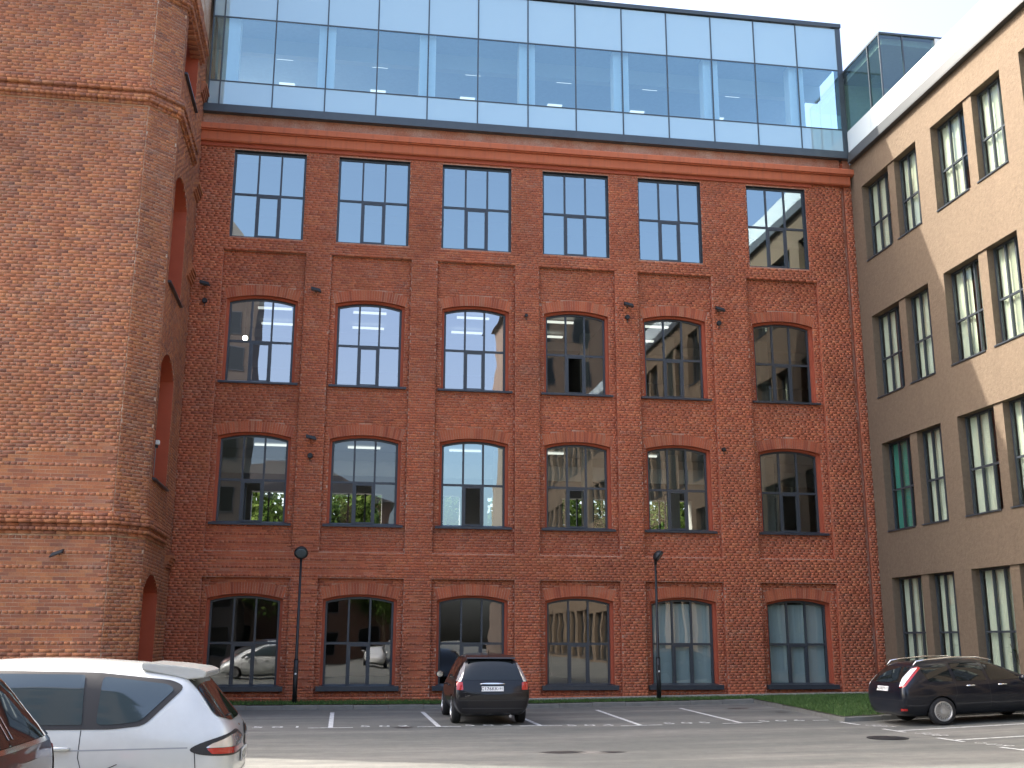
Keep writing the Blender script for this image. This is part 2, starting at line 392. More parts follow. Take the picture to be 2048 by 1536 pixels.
def strip(name, p, q, w, mat=M_PAINT, dz=.006, n=5):
    p, q = Vector(p), Vector(q); d = (q - p).normalized(); nn = Vector((-d.y, d.x)) * w / 2; m = MB()
    for i in range(n):
        a = p.lerp(q, i / n); b = p.lerp(q, (i + 1) / n)
        m.quad(*[(o.x, o.y, gz(o.x, o.y) + dz) for o in (a - nn, b - nn, b + nn, a + nn)])
    return m.build(name, mat, kind='structure')
bay_x = [-.02, 2.43, 4.80, 7.10, 9.55]
for i, x in enumerate(bay_x):
    y1 = -8.25 - (.35 if x > 6 else 0)
    strip('bay_line', (x + (.03 if i < 3 else .28), -2.95), (x, y1), .11)
    strip('bay_tick', (x - .50, y1 - .02), (x + .50, y1 - .0), .10, dz=.011)
strip('bay_tick', (11.45, -8.30), (11.85, -8.30), .10)
for k, y in enumerate((-9.45, -11.5, -13.7, -15.8)):
    strip('bay_tick', (11.82, y + .45), (11.86, y - .42), .10, dz=.011)
    if k: strip('bay_line', (11.95, y), (17.6, y + .05), .10)
def flat_text(name, body, loc, size, rot, mat, parent=None, kind=None, spacing=1.1, extr=0.0):
    cu = bpy.data.curves.new(name, 'FONT'); cu.body = body; cu.size = size; cu.align_x = 'CENTER'; cu.align_y = 'CENTER'
    cu.space_character = spacing; cu.extrude = extr; cu.materials.append(mat); cu.resolution_u = 3
    tmp = bpy.data.objects.new(name, cu); COL.objects.link(tmp); bpy.context.view_layer.update()
    me = bpy.data.meshes.new_from_object(tmp.evaluated_get(bpy.context.evaluated_depsgraph_get())); bpy.data.objects.remove(tmp)
    o = bpy.data.objects.new(name, me); COL.objects.link(o)
    if isinstance(rot, Matrix): o.matrix_local = Matrix.Translation(loc) @ rot
    else: o.location = loc; o.rotation_euler = rot
    if parent is not None: o.parent = parent
    if kind: o['kind'] = kind
    return o
for k, x in enumerate((-1.20, 1.2, 3.6, 5.95, 8.3, 10.65)):
    flat_text('bay_number', str(501 + k), (x, -8.0 - (.3 if x > 5 else 0), gz(x) + .014), .58, (0, -.013 if x > 6 else 0, 0), M_PAINT, kind='structure', spacing=1.5)
for k, y in enumerate((-10.4, -12.55, -14.75)):
    flat_text('bay_number', str(507 + k), (12.08, y, gz(12.05) + .016), .50, (0, -.02, R(-90)), M_PAINT, kind='structure', spacing=1.3)
# drain cover and asphalt patches
mh = thing('manhole_cover', 'round dark iron manhole cover in the asphalt in front of the black estate car', 'manhole cover', (10.9, -13.0, gz(10.9)))
mh_z = gz(10.9) + .004
m = MB(); m.lathe([(.40, 0), (.40, .012), (.34, .014)], 24, lambda a, b, c: (10.9 + a, -13.0 + b, mh_z + c)); m.build('rim', M_TRIM, mh)
m = MB(); m.lathe([(.33, 0), (.33, .020), (.30, .022)], 24, lambda a, b, c: (10.9 + a, -13.0 + b, mh_z + c)); m.build('lid', M_DARK, mh)
def blotch(name, cx, cy, rx, ry, mat, n=22):
    m = MB(); pts = [(cx, cy)]
    for k in range(n):
        a = 2 * math.pi * k / n; r = random.uniform(.7, 1.1); pts.append((cx + rx * r * math.cos(a), cy + ry * r * math.sin(a)))
    m.add([(x, y, gz(x, y) + .004) for x, y in pts], [(0, k + 1, (k + 1) % n + 1) for k in range(n)]); m.build(name, mat, kind='structure')
M_OIL = simple('wet_asphalt', (.035, .036, .036), 0.5, var=.3); M_PATCH = simple('light_patch', (.22, .21, .19), 0.9, var=.3, scale=5)
blotch('asphalt_stain', 4.1, -14.2, .45, .28, M_OIL); blotch('asphalt_stain', 4.55, -14.35, .35, .25, M_PATCH); blotch('asphalt_stain', 4.95, -14.3, .28, .18, M_OIL)
blotch('asphalt_stain', 11.35, -3.5, .32, .22, M_OIL); blotch('asphalt_stain', 11.9, -5.3, .25, .2, M_OIL); blotch('asphalt_stain', 1.6, -8.3, .25, .2, M_OIL)
# ================================================================== BRICKWORK
CH, BL, JT = 0.0840, 0.262, 0.011           # factory: course height, stretcher pitch, bed joint
TCH, TBL = 0.0915, 0.300                     # tower bricks are larger
VJ = 0.008
class Bricks:
    """collects brick boxes in a wall frame: o + u*U + z*Z - n*depth"""
    def __init__(s, ch=None, bl=None): s.full = []; s.rest = []; s.ch = ch or CH; s.bl = bl or BL
    def course_fill(s, o, U, Nn, z, spans, k, header_every=3, mit=(0, 0)):
        BL, CH = s.bl, s.ch
        ph = 0.0 if k % 2 else BL / 2
        hd = (k % header_every == header_every - 1)
        pitch = BL / 2 if hd else BL
        if hd: ph = BL / 4
        ph += (k * 37 % 11) * .004
        for u0, u1, dep in spans:
            u = math.floor((u0 - ph) / pitch) * pitch + ph
            while u < u1:
                a, b = max(u, u0), min(u + pitch, u1)
                if b - a > .05:
                    full = (not hd) and b - a > BL - 1e-4
                    (s.full if full else s.rest).append((o, U, Nn, a + VJ / 2, b - VJ / 2, z + JT / 2, z + CH - JT / 2, dep + random.uniform(-.0015, .002)))
                u += pitch
def boxes_to_mesh(name, items, mat, thick=.05):
    n = len(items); V = np.empty((n, 8, 3))
    o = np.array([tuple(i[0]) for i in items]); U = np.array([tuple(i[1]) for i in items]); Nn = np.array([tuple(i[2]) for i in items])
    a, b, z0, z1, d = (np.array([i[k] for i in items]) for k in (3, 4, 5, 6, 7))
    j = rng.normal(0, .0012, (n, 4))
    Z = np.array([0, 0, 1.0])
    for c, (uu, zz, dd) in enumerate([(a, z0, d), (b, z0, d), (b, z1, d), (a, z1, d), (a, z0, d + thick), (b, z0, d + thick), (b, z1, d + thick), (a, z1, d + thick)]):
        ju = j[:, c % 4]
        V[:, c] = o + U * (uu + ju)[:, None] + Z * (zz + ju * .6)[:, None] - Nn * dd[:, None]
    F = np.array([(0, 1, 2, 3), (0, 4, 5, 1), (1, 5, 6, 2), (2, 6, 7, 3), (3, 7, 4, 0)])
    FF = (F[None] + (np.arange(n) * 8)[:, None, None]).reshape(-1, 4)
    return np_mesh(name, V.reshape(-1, 3), FF, mat)
_unit = {}
def unit_brick(mat, BL, CH):
    if mat.name not in _unit:
        m = MB(); w, hh = (BL - VJ) / 2, (CH - JT) / 2
        m.add([(-w, 0, -hh), (w, 0, -hh), (w, 0, hh), (-w, 0, hh), (-w, .05, -hh), (w, .05, -hh), (w, .05, hh), (-w, .05, hh)],
              [(0, 1, 2, 3), (0, 4, 5, 1), (1, 5, 6, 2), (2, 6, 7, 3), (3, 7, 4, 0)])
        _unit[mat.name] = m.mesh('brick', mat)
    return _unit[mat.name]
def emit_bricks(br, parent, mat, nsingle=300, score=None):
    cand = []
    for i, (o, U, Nn, a, b, z0, z1, d) in enumerate(br.full):
        c = o + U * ((a + b) / 2) + Vector((0, 0, (z0 + z1) / 2)) - Nn * d
        v = in_view(c)
        if v and (score is None or score(c, v)): cand.append((v[2] / max(.2, abs(Nn.dot((CAMP - c).normalized()))), i, c))
    cand.sort(key=lambda t: t[0]); pick = cand[:nsingle]; ids = {i for _, i, _ in pick}
    me = unit_brick(mat, br.bl, br.ch)
    for _, i, c in pick:
        U = br.full[i][1]; rot = math.atan2(U.y, U.x)
        piece('brick', me, parent, c, (0, 0, rot))
    rest = [q for i, q in enumerate(br.full) if i not in ids] + br.rest
    o = piece('brickwork', boxes_to_mesh('brickwork', rest, mat), parent); o['kind'] = 'stuff'
def subtract(spans, cuts):
    out = spans
    for c0, c1 in cuts:
        nx = []
        for a, b, d in out:
            if c1 <= a or c0 >= b: nx.append((a, b, d)); continue
            if a < c0: nx.append((a, c0, d))
            if c1 < b: nx.append((c1, b, d))
        out = nx
    return out

# ================================================================== MAIN BRICK FACTORY (facade plane y = 0)
X0, X1 = -4.99, 17.80
fac = thing('brick_factory', 'long red brick factory building with arched windows under a glass storey', 'building', (6.4, 0, 0.1))
PC = [-2.72, .72, 4.20, 7.63, 11.06, 14.95]          # panel centres
WX = {1: [(-3.89, -1.55), (-.476, 1.90), (3.0, 5.36), (6.45, 8.77), (9.83, 12.10), (13.80, 16.0)]}
for r in (2, 3, 4): WX[r] = [(-3.85, -1.60), (-.41, 1.85), (3.08, 5.31), (6.50, 8.71), (9.91, 12.13), (13.82, 16.02)]
WZ = {1: (14.69, 17.72), 2: (9.89, 12.62), 3: (5.44, 8.14), 4: (.52, 3.17)}
RISE, RING, PD = .15, .36, .115
PANEL_Z = [(4.60, 14.26), (0.26, 3.80)]
def hw_ring(z, r, w):                                  # half width taken by opening + ring of voussoirs at height z
    zb, zs = WZ[r]; Ra = (w * w + RISE * RISE) / (2 * RISE); th = math.asin(w / Ra); zc = zs + RISE - Ra
    if z < zs: return w
    ztop_end = zs + RING * math.cos(th)
    k = w + (z - zs) * math.tan(th)
    if z <= ztop_end: return k
    q = (Ra + RING) ** 2 - (z - zc) ** 2
    return math.sqrt(q) if q > 0 and z < zc + Ra + RING else 0
def arc_z(u, w, zs, rise=RISE):                        # u from centre
    Ra = (w * w + rise * rise) / (2 * rise); return zs + rise - Ra + math.sqrt(max(0, Ra * Ra - u * u))
br = Bricks(); O = Vector((0, 0, 0)); UX = Vector((1, 0, 0)); NY = Vector((0, -1, 0))
GROOVE = (17.40, 17.52)
k = 0; z = 0.12
while z + CH < 18.0:
    zm = z + CH / 2
    spans = [(X0, X1, 0.0)]
    pan = any(a < zm < b for a, b in PANEL_Z)
    if pan:
        cuts = [(c - 1.31, c + 1.31) for c in PC]
        spans = subtract(spans, cuts) + [(c - 1.31, c + 1.31, PD) for c in PC]
    cuts = []
    for r in (1, 2, 3, 4):
        zb, zs = WZ[r]
        for (a, b) in WX[r]:
            if r == 1:
                if zb - .03 < zm < zs: cuts.append((a, b))
            elif zb - .02 < zm < zs + RISE + RING:
                hw = hw_ring(zm, r, (b - a) / 2); cx = (a + b) / 2
                if hw > 0: cuts.append((cx - hw, cx + hw))
    if zm > .4: cuts.append(GROOVE)
    spans = subtract(sorted(spans), cuts)
    br.course_fill(O, UX, NY, z, spans, k)
    z += CH; k += 1
while z + CH < 18.93:                                  # parapet fascia above the cornice
    if z > 18.50: br.course_fill(O, UX, NY, z, [(X0, X1, .02)], k)
    z += CH; k += 1
emit_bricks(br, fac, M_BRICK, 300, lambda c, v: v[1] < 1380 and v[0] > 430)

# mortar backing with recessed panels, openings and arch heads
def backing():
    m = MB(); st_ = MB(); MR = .0045
    xb = {X0, X1, *GROOVE}; zb_ = {-.35, 18.95, .40}
    for c in PC: xb |= {c - 1.31, c + 1.31}
    for a, b in PANEL_Z: zb_ |= {a, b}
    holes = []
    for r in WX:
        zb, zs = WZ[r]; zt = zs + (0 if r == 1 else RISE)
        zb_ |= {zb, zt}
        for a, b in WX[r]: xb |= {a, b}; holes.append((a, b, zb, zt))
    xb, zb_ = sorted(xb), sorted(zb_)
    def dep(x, z):
        for a, b, c, d in holes:
            if a < x < b and c < z < d: return None
        if GROOVE[0] < x < GROOVE[1] and z > .4: return .10
        if any(a < z < b for a, b in PANEL_Z) and any(abs(x - c) < 1.31 for c in PC): return PD
        return 0.0
    D = [[dep((xb[i] + xb[i + 1]) / 2, (zb_[j] + zb_[j + 1]) / 2) for j in range(len(zb_) - 1)] for i in range(len(xb) - 1)]
    for i in range(len(xb) - 1):
        for j in range(len(zb_) - 1):
            d = D[i][j]; a, b, c, e = xb[i], xb[i + 1], zb_[j], zb_[j + 1]
            if d is None: continue
            y = d + MR; m.quad((a, y, c), (b, y, c), (b, y, e), (a, y, e))
            if i + 1 < len(xb) - 1 and D[i + 1][j] is not None and D[i + 1][j] != d:
                y2 = D[i + 1][j] + MR; st_.quad((b, y, c), (b, y2, c), (b, y2, e), (b, y, e))
            if j + 1 < len(zb_) - 1 and D[i][j + 1] is not None and D[i][j + 1] != d:
                y2 = D[i][j + 1] + MR; st_.quad((a, y, e), (b, y, e), (b, y2, e), (a, y2, e))
    for r in (2, 3, 4):
        zb, zs = WZ[r]
        for a, b in WX[r]:
            w = (b - a) / 2; cx = (a + b) / 2; n = 14; zt = zs + RISE; y = PD + MR
            for q in range(n):
                u0, u1 = -w + 2 * w * q / n, -w + 2 * w * (q + 1) / n
                m.quad((cx + u0, y, arc_z(u0, w, zs)), (cx + u1, y, arc_z(u1, w, zs)), (cx + u1, y, zt), (cx + u0, y, zt))
    st_.build('pilaster_edge', M_EDGE, fac, kind='stuff')
    return m.build('wall', M_MORTAR, fac)
backing()
# voussoirs of the window arches, one wedge each
vous = []
for r in (4, 3, 2):
    zb, zs = WZ[r]
    for ci, (a, b) in enumerate(WX[r]):
        w = (b - a) / 2; cx = (a + b) / 2; Ra = (w * w + RISE * RISE) / (2 * RISE); th = math.asin(w / Ra); zc = zs + RISE - Ra
        n = 29
        for q in range(n):
            t0 = -th + 2 * th * q / n + .0014; t1 = -th + 2 * th * (q + 1) / n - .0014
            jt = random.uniform(-.003, .004)
            pts = [(cx + rr * math.sin(t), zc + rr * math.cos(t)) for rr, t in ((Ra + .004, t0), (Ra + .004, t1), (Ra + RING - .01, t1), (Ra + RING - .01, t0))]
            vous.append((pts, PD - .004 + jt, r, ci))
def wedge(m, pts, y0, y1=None):
    y1 = y0 + .05
    m.add([(x, y0, z) for x, z in pts] + [(x, y1, z) for x, z in pts], [(0, 1, 2, 3), (0, 4, 5, 1), (1, 5, 6, 2), (2, 6, 7, 3), (3, 7, 4, 0)])
rest = MB()
for i, (pts, y0, r, ci) in enumerate(vous):
    if i < 300: mm = MB(); wedge(mm, pts, y0); mm.build('arch_brick', M_ARCH, fac)
    else: wedge(rest, pts, y0)
rest.build('arch_brickwork', M_ARCH, fac, kind='stuff')
# plastered reveals, window frames, panes, sills
def outline(a, b, zb, zs, ins, n=14, rise=RISE):
    w = (b - a) / 2 - ins; cx = (a + b) / 2; z_s = zs - ins * .75
    pts = [(cx - w, zb)]
    for q in range(n + 1): u = -w + 2 * w * q / n; pts.append((cx + u, arc_z(u, w, z_s, rise) if rise else z_s))
    pts.append((cx + w, zb)); return pts
def frame_mesh(a, b, zb, zs, arched, y, rise, fat_mid=True, casement=True):
    """window frame: head, jambs, two mullions, transom, middle casement"""
    m = MB(); T = .065; d0, d1 = y, y + .07
    w = (b - a) / 2; cx = (a + b) / 2
    top = (lambda u: arc_z(u, w, zs, rise)) if arched else (lambda u: zs)
    m.box(a, a + T, d0, d1, zb, top(-w)); m.box(b - T, b, d0, d1, zb, top(w))
    m.box(a + T, b - T, d0, d1, zb, zb + T)
    n = 12
    for q in range(n):
        u0, u1 = -w + T + (2 * w - 2 * T) * q / n, -w + T + (2 * w - 2 * T) * (q + 1) / n
        z00, z01 = top(u0), top(u1)
        m.add([(cx + u0, d0, z00 - T), (cx + u1, d0, z01 - T), (cx + u1, d0, z01), (cx + u0, d0, z00), (cx + u0, d1, z00 - T), (cx + u1, d1, z01 - T)],
              [(0, 1, 2, 3), (0, 4, 5, 1)])
    zt = zb + (zs - zb) * .505 + (.03 if arched else 0)
    m.box(a + T, b - T, d0 + .004, d1 - .004, zt - .035, zt + .035)
    third = (2 * w - 2 * T) / 3
    for s in (-1, 1):
        u = s * third / 2
        m.box(cx + u - .03, cx + u + .03, d0 - .003, d1 + .003, zb + T, top(u) - T + .01)
    if casement:
        c = third / 2 - .03; e = .055
        m.box(cx - c, cx - c + e, d0 + .01, d1 - .01, zb + T, zt - .035); m.box(cx + c - e, cx + c, d0 + .01, d1 - .01, zb + T, zt - .035)
        m.box(cx - c + e, cx + c - e, d0 + .01, d1 - .01, zb + T, zb + T + e); m.box(cx - c + e, cx + c - e, d0 + .01, d1 - .01, zt - .035 - e, zt - .035)
    return m, zt, third, T, top, cx, w
def pane_mesh(pts, gl):                                # polygon in x,z around its centre, a real sheet 12 mm thick at the edges not needed
    cx = sum(p[0] for p in pts) / len(pts); cz = sum(p[1] for p in pts) / len(pts)
    m = MB(); m.add([(x - cx, 0, z - cz) for x, z in pts], [tuple(range(len(pts)))]); return m.mesh('pane', gl), (cx, cz)
OPEN_CENTRE = {(2, 3), (3, 0), (3, 1), (3, 2), (3, 3), (3, 4), (3, 5)}
ROWN = {1: 'top-floor', 2: 'third-floor', 3: 'second-floor', 4: 'ground-floor'}
for r in (1, 2, 3, 4):
    zb, zs = WZ[r]
    for ci, (a, b) in enumerate(WX[r]):
        cx = (a + b) / 2; arched = r > 1
        if arched:
            m = MB(); P0 = outline(a, b, zb, zs, 0); P1 = outline(a, b, zb, zs, .085); P2 = outline(a, b, zb, zs, .105)
            y0, y1, y2 = PD, PD + .12, PD + .25
            def sk(A, ya, B, yb):
                for q in range(len(A) - 1): m.quad((A[q][0], ya, A[q][1]), (A[q + 1][0], ya, A[q + 1][1]), (B[q + 1][0], yb, B[q + 1][1]), (B[q][0], yb, B[q][1]))
            sk(P0, y0 + .004, P0, y1); sk(P0, y1, P1, y1 + .005); sk(P1, y1 + .005, P1, y2)
            m.build('reveal', M_RED, fac)
            fa, fb, yw, fzs = P1[0][0], P1[-1][0], y2 - .03, zs - .085 * .75
        else:
            m = MB(); y2 = .22
            m.quad((a, .009, zb), (a, .009, zs), (a, y2, zs), (a, y2, zb)); m.quad((b, .009, zb), (b, .009, zs), (b, y2, zs), (b, y2, zb)); m.quad((a, .009, zs), (b, .009, zs), (b, y2, zs), (a, y2, zs))
            m.quad((a, .009, zb), (b, .009, zb), (b, y2, zb), (a, y2, zb))
            m.build('reveal', M_FRAME, fac)
            fa, fb, yw, fzs = a, b, .12, zs - .01
        fm, zt, third, T, top, fcx, fw = frame_mesh(fa, fb, zb, fzs, arched, yw, RISE)
        org = (fcx, yw, zb)
        me = fm.mesh('window', M_FRAME)
        me.transform(Matrix.Translation((-org[0], -org[1], -org[2])))
        wo_ = win_part('window', me, fac, org)
        gl = G_LOW if r == 4 else (G_WIN if r == 1 else (G_MID if (r == 2 and ci < 3) else G_DIM))  # glass picked per window to set how bright its reflection looks
        if (r, ci) == (3, 2): gl = G_WIN
        for row in (0, 1):
            for c in (-1, 0, 1):
                u0, u1 = (c - .5) * third, (c + .5) * third
                if row == 0:
                    if c == 0 and (r, ci) in OPEN_CENTRE: continue
                    pts = [(fcx + u0 + .01, zb + .03), (fcx + u1 - .01, zb + .03), (fcx + u1 - .01, zt - .01), (fcx + u0 + .01, zt - .01)]
                else:
                    pts = [(fcx + u0 + .01, zt + .01), (fcx + u1 - .01, zt + .01)] + [(fcx + u, top(u) - .03) for u in np.linspace(u1 - .01, u0 + .01, 5)]
                pm, (pcx, pcz) = pane_mesh(pts, gl)
                piece('pane', pm, wo_, (pcx, yw + .035, pcz), (random.gauss(0, .0016), 0, random.gauss(0, .0022)))
        if (r, ci) in OPEN_CENTRE:                      # casement swung inwards
            s = MB(); c = third / 2 - .04; hgt = zt - .04 - zb - T
            for (p, q, e, f) in ((0, .05, 0, hgt), (2 * c - .05, 2 * c, 0, hgt), (.05, 2 * c - .05, 0, .05), (.05, 2 * c - .05, hgt - .05, hgt)): s.box(p, q, -.025, .025, e, f)
            piece('open_casement', s.mesh('open_casement', M_FRAME), wo_, (fcx - c, yw + .09, zb + T), (0, 0, R(86)))
        # sill
        s = MB()
        if r == 1:
            s.box(a, b, .03, .14, zb - .05, zb + .012)
        else:
            hgt, out = (.05, .10) if r != 4 else (.14, .13)
            e = .11
            s.add([(a - e, PD - out, zb - .06), (b + e, PD - out, zb - .06), (b + e, PD - out, zb - .06 + hgt), (a - e, PD - out, zb - .06 + hgt),
                   (a - e, PD - .005, zb - .06), (b + e, PD - .005, zb - .06), (b + e, PD - .005, zb + hgt * .6), (a - e, PD - .005, zb + hgt * .6)],
                  [(0, 1, 2, 3), (0, 4, 5, 1), (1, 5, 6, 2), (2, 6, 7, 3), (3, 7, 4, 0)])
            s.add([(a + .002, PD - .005, zb + hgt * .6), (b - .002, PD - .005, zb + hgt * .6), (b - .002, yw + .01, zb + hgt * .6 + .05), (a + .002, yw + .01, zb + hgt * .6 + .05)], [(0, 1, 2, 3)])
        piece('sill', s.mesh('sill', M_SILL), wo_)
        if r == 4 and ci >= 4:                          # white blind behind the glass
            s = MB(); n = 24; zz0, zz1 = zb + .06, zs - .05
            for q in range(n):
                xa, xb2 = fa + .05 + (fb - fa - .1) * q / n, fa + .05 + (fb - fa - .1) * (q + 1) / n
                ya = yw + .14 + .004 * math.sin(q * 1.9); yb = yw + .14 + .004 * math.sin((q + 1) * 1.9)
                s.quad((xa, ya, zz0), (xb2, yb, zz0), (xb2, yb, zz1), (xa, ya, zz1))
            piece('blind', s.mesh('blind', M_BLIND), wo_)
# cornice steps under the glass storey
def molding(name, prof, mat, x0, x1, parent):          # prof: (y,z) polygon, extruded along x
    m = MB(); m.prism(prof, x0, x1, lambda u, w, d: (d, u, w)); return m.build(name, mat, parent)
molding('cornice', [(-.30, 18.30), (-.30, 18.47), (-.285, 18.50), (-.02, 18.535), (.1, 18.535), (.1, 18.262), (-.24, 18.262), (-.24, 18.30)], M_CORN, X0, X1, fac)
molding('cornice_lower_step', [(-.17, 17.97), (-.17, 18.255), (.1, 18.255), (.1, 17.93), (-.14, 17.93)], M_CORN, X0, X1 - .1, fac)
molding('cornice_shadow_step', [(-.05, 17.80), (-.05, 17.925), (.1, 17.925), (.1, 17.80)], M_RED, X0, 16.25, fac)
# body behind: floors, ceilings, rear wall with windows, roof
for zf in (0.15, 4.55, 9.0, 13.75, 18.75):
    m = MB(); m.box(X0 - .5, X1 + 9, .45, 13.9, zf, zf + .30); m.build('floor_slab', M_CEIL, fac)
for zf in (4.55, 9.0, 13.75, 18.75):                      # beams under the slabs
    for yb in (2.5, 7.5):
        m = MB(); m.box(X0 - .4, X1 + 8, yb, yb + .35, zf - .35, zf - .003); m.build('ceiling_beam', M_CEIL, fac)
M_IN2 = M_INT
def rear_wall():
    m = MB(); y0, y1 = 14.0, 14.5; zz = [-.3, .5, 3.3, 5.5, 8.25, 9.9, 12.7, 14.7, 17.7, 19.0]; xs = [X0 - .5]
    for c in PC: xs += [c - 1.1, c + 1.1]
    xs.append(X1 + 9)
    for i in range(len(xs) - 1):
        for j in range(len(zz) - 1):
            if i % 2 == 1 and j == 3: continue
            m.box(xs[i], xs[i + 1], y0, y1, zz[j], zz[j + 1])
    m.build('rear_wall', M_INT, fac)
    m = MB()
    for c in PC:
        for a, b in ((5.5, 8.25),):
            for u in (-.37, .37): m.box(c + u - .04, c + u + .04, y0 + .2, y0 + .26, a, b)
    m.build('rear_window_bars', M_FRAME, fac, kind='stuff')
    m = MB(); m.box(X0 - .8, X0 - .5, .45, 14.5, -.3, 19); m.build('end_wall', M_INT, fac)
    m = MB(); m.box(X1 + 9, X1 + 9.3, .5, 14.5, -.3, 19); m.build('end_wall', M_INT, fac)
    for xw in (2.4, 9.4):
        for zf, zt_ in ((.45, 4.2), (9.3, 13.4)):
            m = MB(); m.box(xw, xw + .15, 1.5, 13.9, zf, zt_); m.build('partition', M_INT, fac)
    for ci in range(0, 6, 1):
        for zf, zt_ in ((4.86, 8.99), (9.31, 13.74)):
            m = MB(); m.box(PC[ci] + 1.5, PC[ci] + 1.85, 6.0, 6.4, zf, zt_); m.build('column', M_WHITE, fac)
rear_wall()
lamp_me = MB().box(-.6, .6, -.07, .07, -.03, .03).mesh('ceiling_light', M_LITE)
for zf in (13.65, 9.0):
    for x in (-2.9, .5, 4.3, 7.5, 11.2):
        for y in (4.2, 6.2): piece('ceiling_light', lamp_me, fac, (x + .3, y, zf - .06))
for x, z in ((-3.25, 11.45),):                            # the lit bulb seen in one window
    m = MB(); m.lathe([(.02, -.09), (.075, -.04), (.085, 0), (.07, .05), (.02, .09)], 12, lambda a, b, c: (x + a, .62 + b, z + c))
    M_BULB = NT('lit_bulb'); e_ = M_BULB.n('ShaderNodeEmission', {'Color': (1, .88, .62, 1), 'Strength': 9.0}); M_BULB = M_BULB.end(e_.outputs[0])
    m.build('hanging_bulb', M_BULB, fac); m = MB(); m.tube([(x, .62, z + .09), (x, .62, 13.7)], .008, 6); m.build('bulb_cord', M_DARK, fac)

# ================================================================== GLASS ROOFTOP STOREY
gs = thing('glass_rooftop_storey', 'long blue glass storey sitting on top of the red brick factory', 'glass storey', (6.4, 0, 18.9))
GY = -.12
ZB = [19.23, 20.11, 22.50, 24.22]
MX = [-4.86, -4.50, -2.78, -1.05, .67, 2.41, 4.15, 5.92, 7.63, 9.33, 11.0, 12.68, 14.33, 15.97, 17.62]
m = MB(); m.box(X0 + .02, 17.80, -.22, .3, 18.95, 19.225); m.build('grey_base_band', M_BAND, gs)
for j, mt in ((0, M_SPAN), (1, G_ROOF), (2, M_SPAN)):
    for i in range(len(MX) - 1):
        a, b, c, d = MX[i] + .012, MX[i + 1] - .012, ZB[j] + .012, ZB[j + 1] - .012
        t = MB()
        if mt is M_SPAN: t.box(-(b - a) / 2, (b - a) / 2, 0, .03, -(d - c) / 2, (d - c) / 2)
        else: t.quad((-(b - a) / 2, 0, -(d - c) / 2), ((b - a) / 2, 0, -(d - c) / 2), ((b - a) / 2, 0, (d - c) / 2), (-(b - a) / 2, 0, (d - c) / 2))
        piece('glass_panel' if mt is G_ROOF else 'spandrel_panel', t.mesh('glass_panel', mt), gs, ((a + b) / 2, GY, (c + d) / 2), (random.gauss(0, .001), 0, random.gauss(0, .0013)))
for x in MX[:-1]:
    m = MB(); m.box(x - .022, x + .022, GY - .02, GY + .12, 19.225, 24.25); m.build('mullion', M_BAND, gs)
m = MB(); m.box(17.55, 17.74, GY - .03, .2, 19.225, 24.25); m.build('corner_post', M_BAND, gs)
for zr in (20.11, 22.50):
    m = MB(); m.box(-4.86, 17.56, GY - .012, GY + .05, zr - .022, zr + .022); m.build('glazing_rail', M_BAND, gs)
m = MB(); m.box(-4.92, 17.76, -.20, 14.5, 24.25, 24.40); m.build('roof_slab', M_BAND, gs)
m = MB(); m.box(-4.80, 17.50, .25, 13.8, 22.62, 22.80); m.build('ceiling', simple('office_ceiling', (.30, .36, .42), .9), gs)
m = MB(); m.box(-4.80, 17.50, 1.3, 1.6, 22.05, 22.615); m.build('ceiling_beam', M_CEIL, gs)
m = MB(); m.box(-4.80, 17.50, 13.8, 14.0, 19.3, 22.6); m.build('office_back_wall', M_INT, gs)
m = MB(); m.box(-4.8, 17.5, .05, 13.8, 19.06, 19.2); m.build('office_floor', M_FLOOR, gs)
for i in range(1, 15, 2):
    x = MX[i] if i > 1 else MX[i] + .25
    m = MB(); m.box(x - .28, x + .28, .06, .50, 19.21, 22.61); m.build('column', M_WHITE, gs)
lp = MB().box(-.29, .29, -.29, .29, -.012, .012).mesh('ceiling_light', M_LITE)
for i in range(1, 14, 1):
    for y in (2.3, 4.6):
        if i % 2 == 0: piece('ceiling_light', lp, gs, (MX[i] + .15, y, 22.60))
        elif y > 3: piece('ceiling_light', lp, gs, (MX[i] + .9, y + .6, 22.60))
m = MB(); m.box(-9.0, -4.93, 2.2, 2.25, 18.9, 24.2); m.build('side_return_glass', M_SPAN, gs)
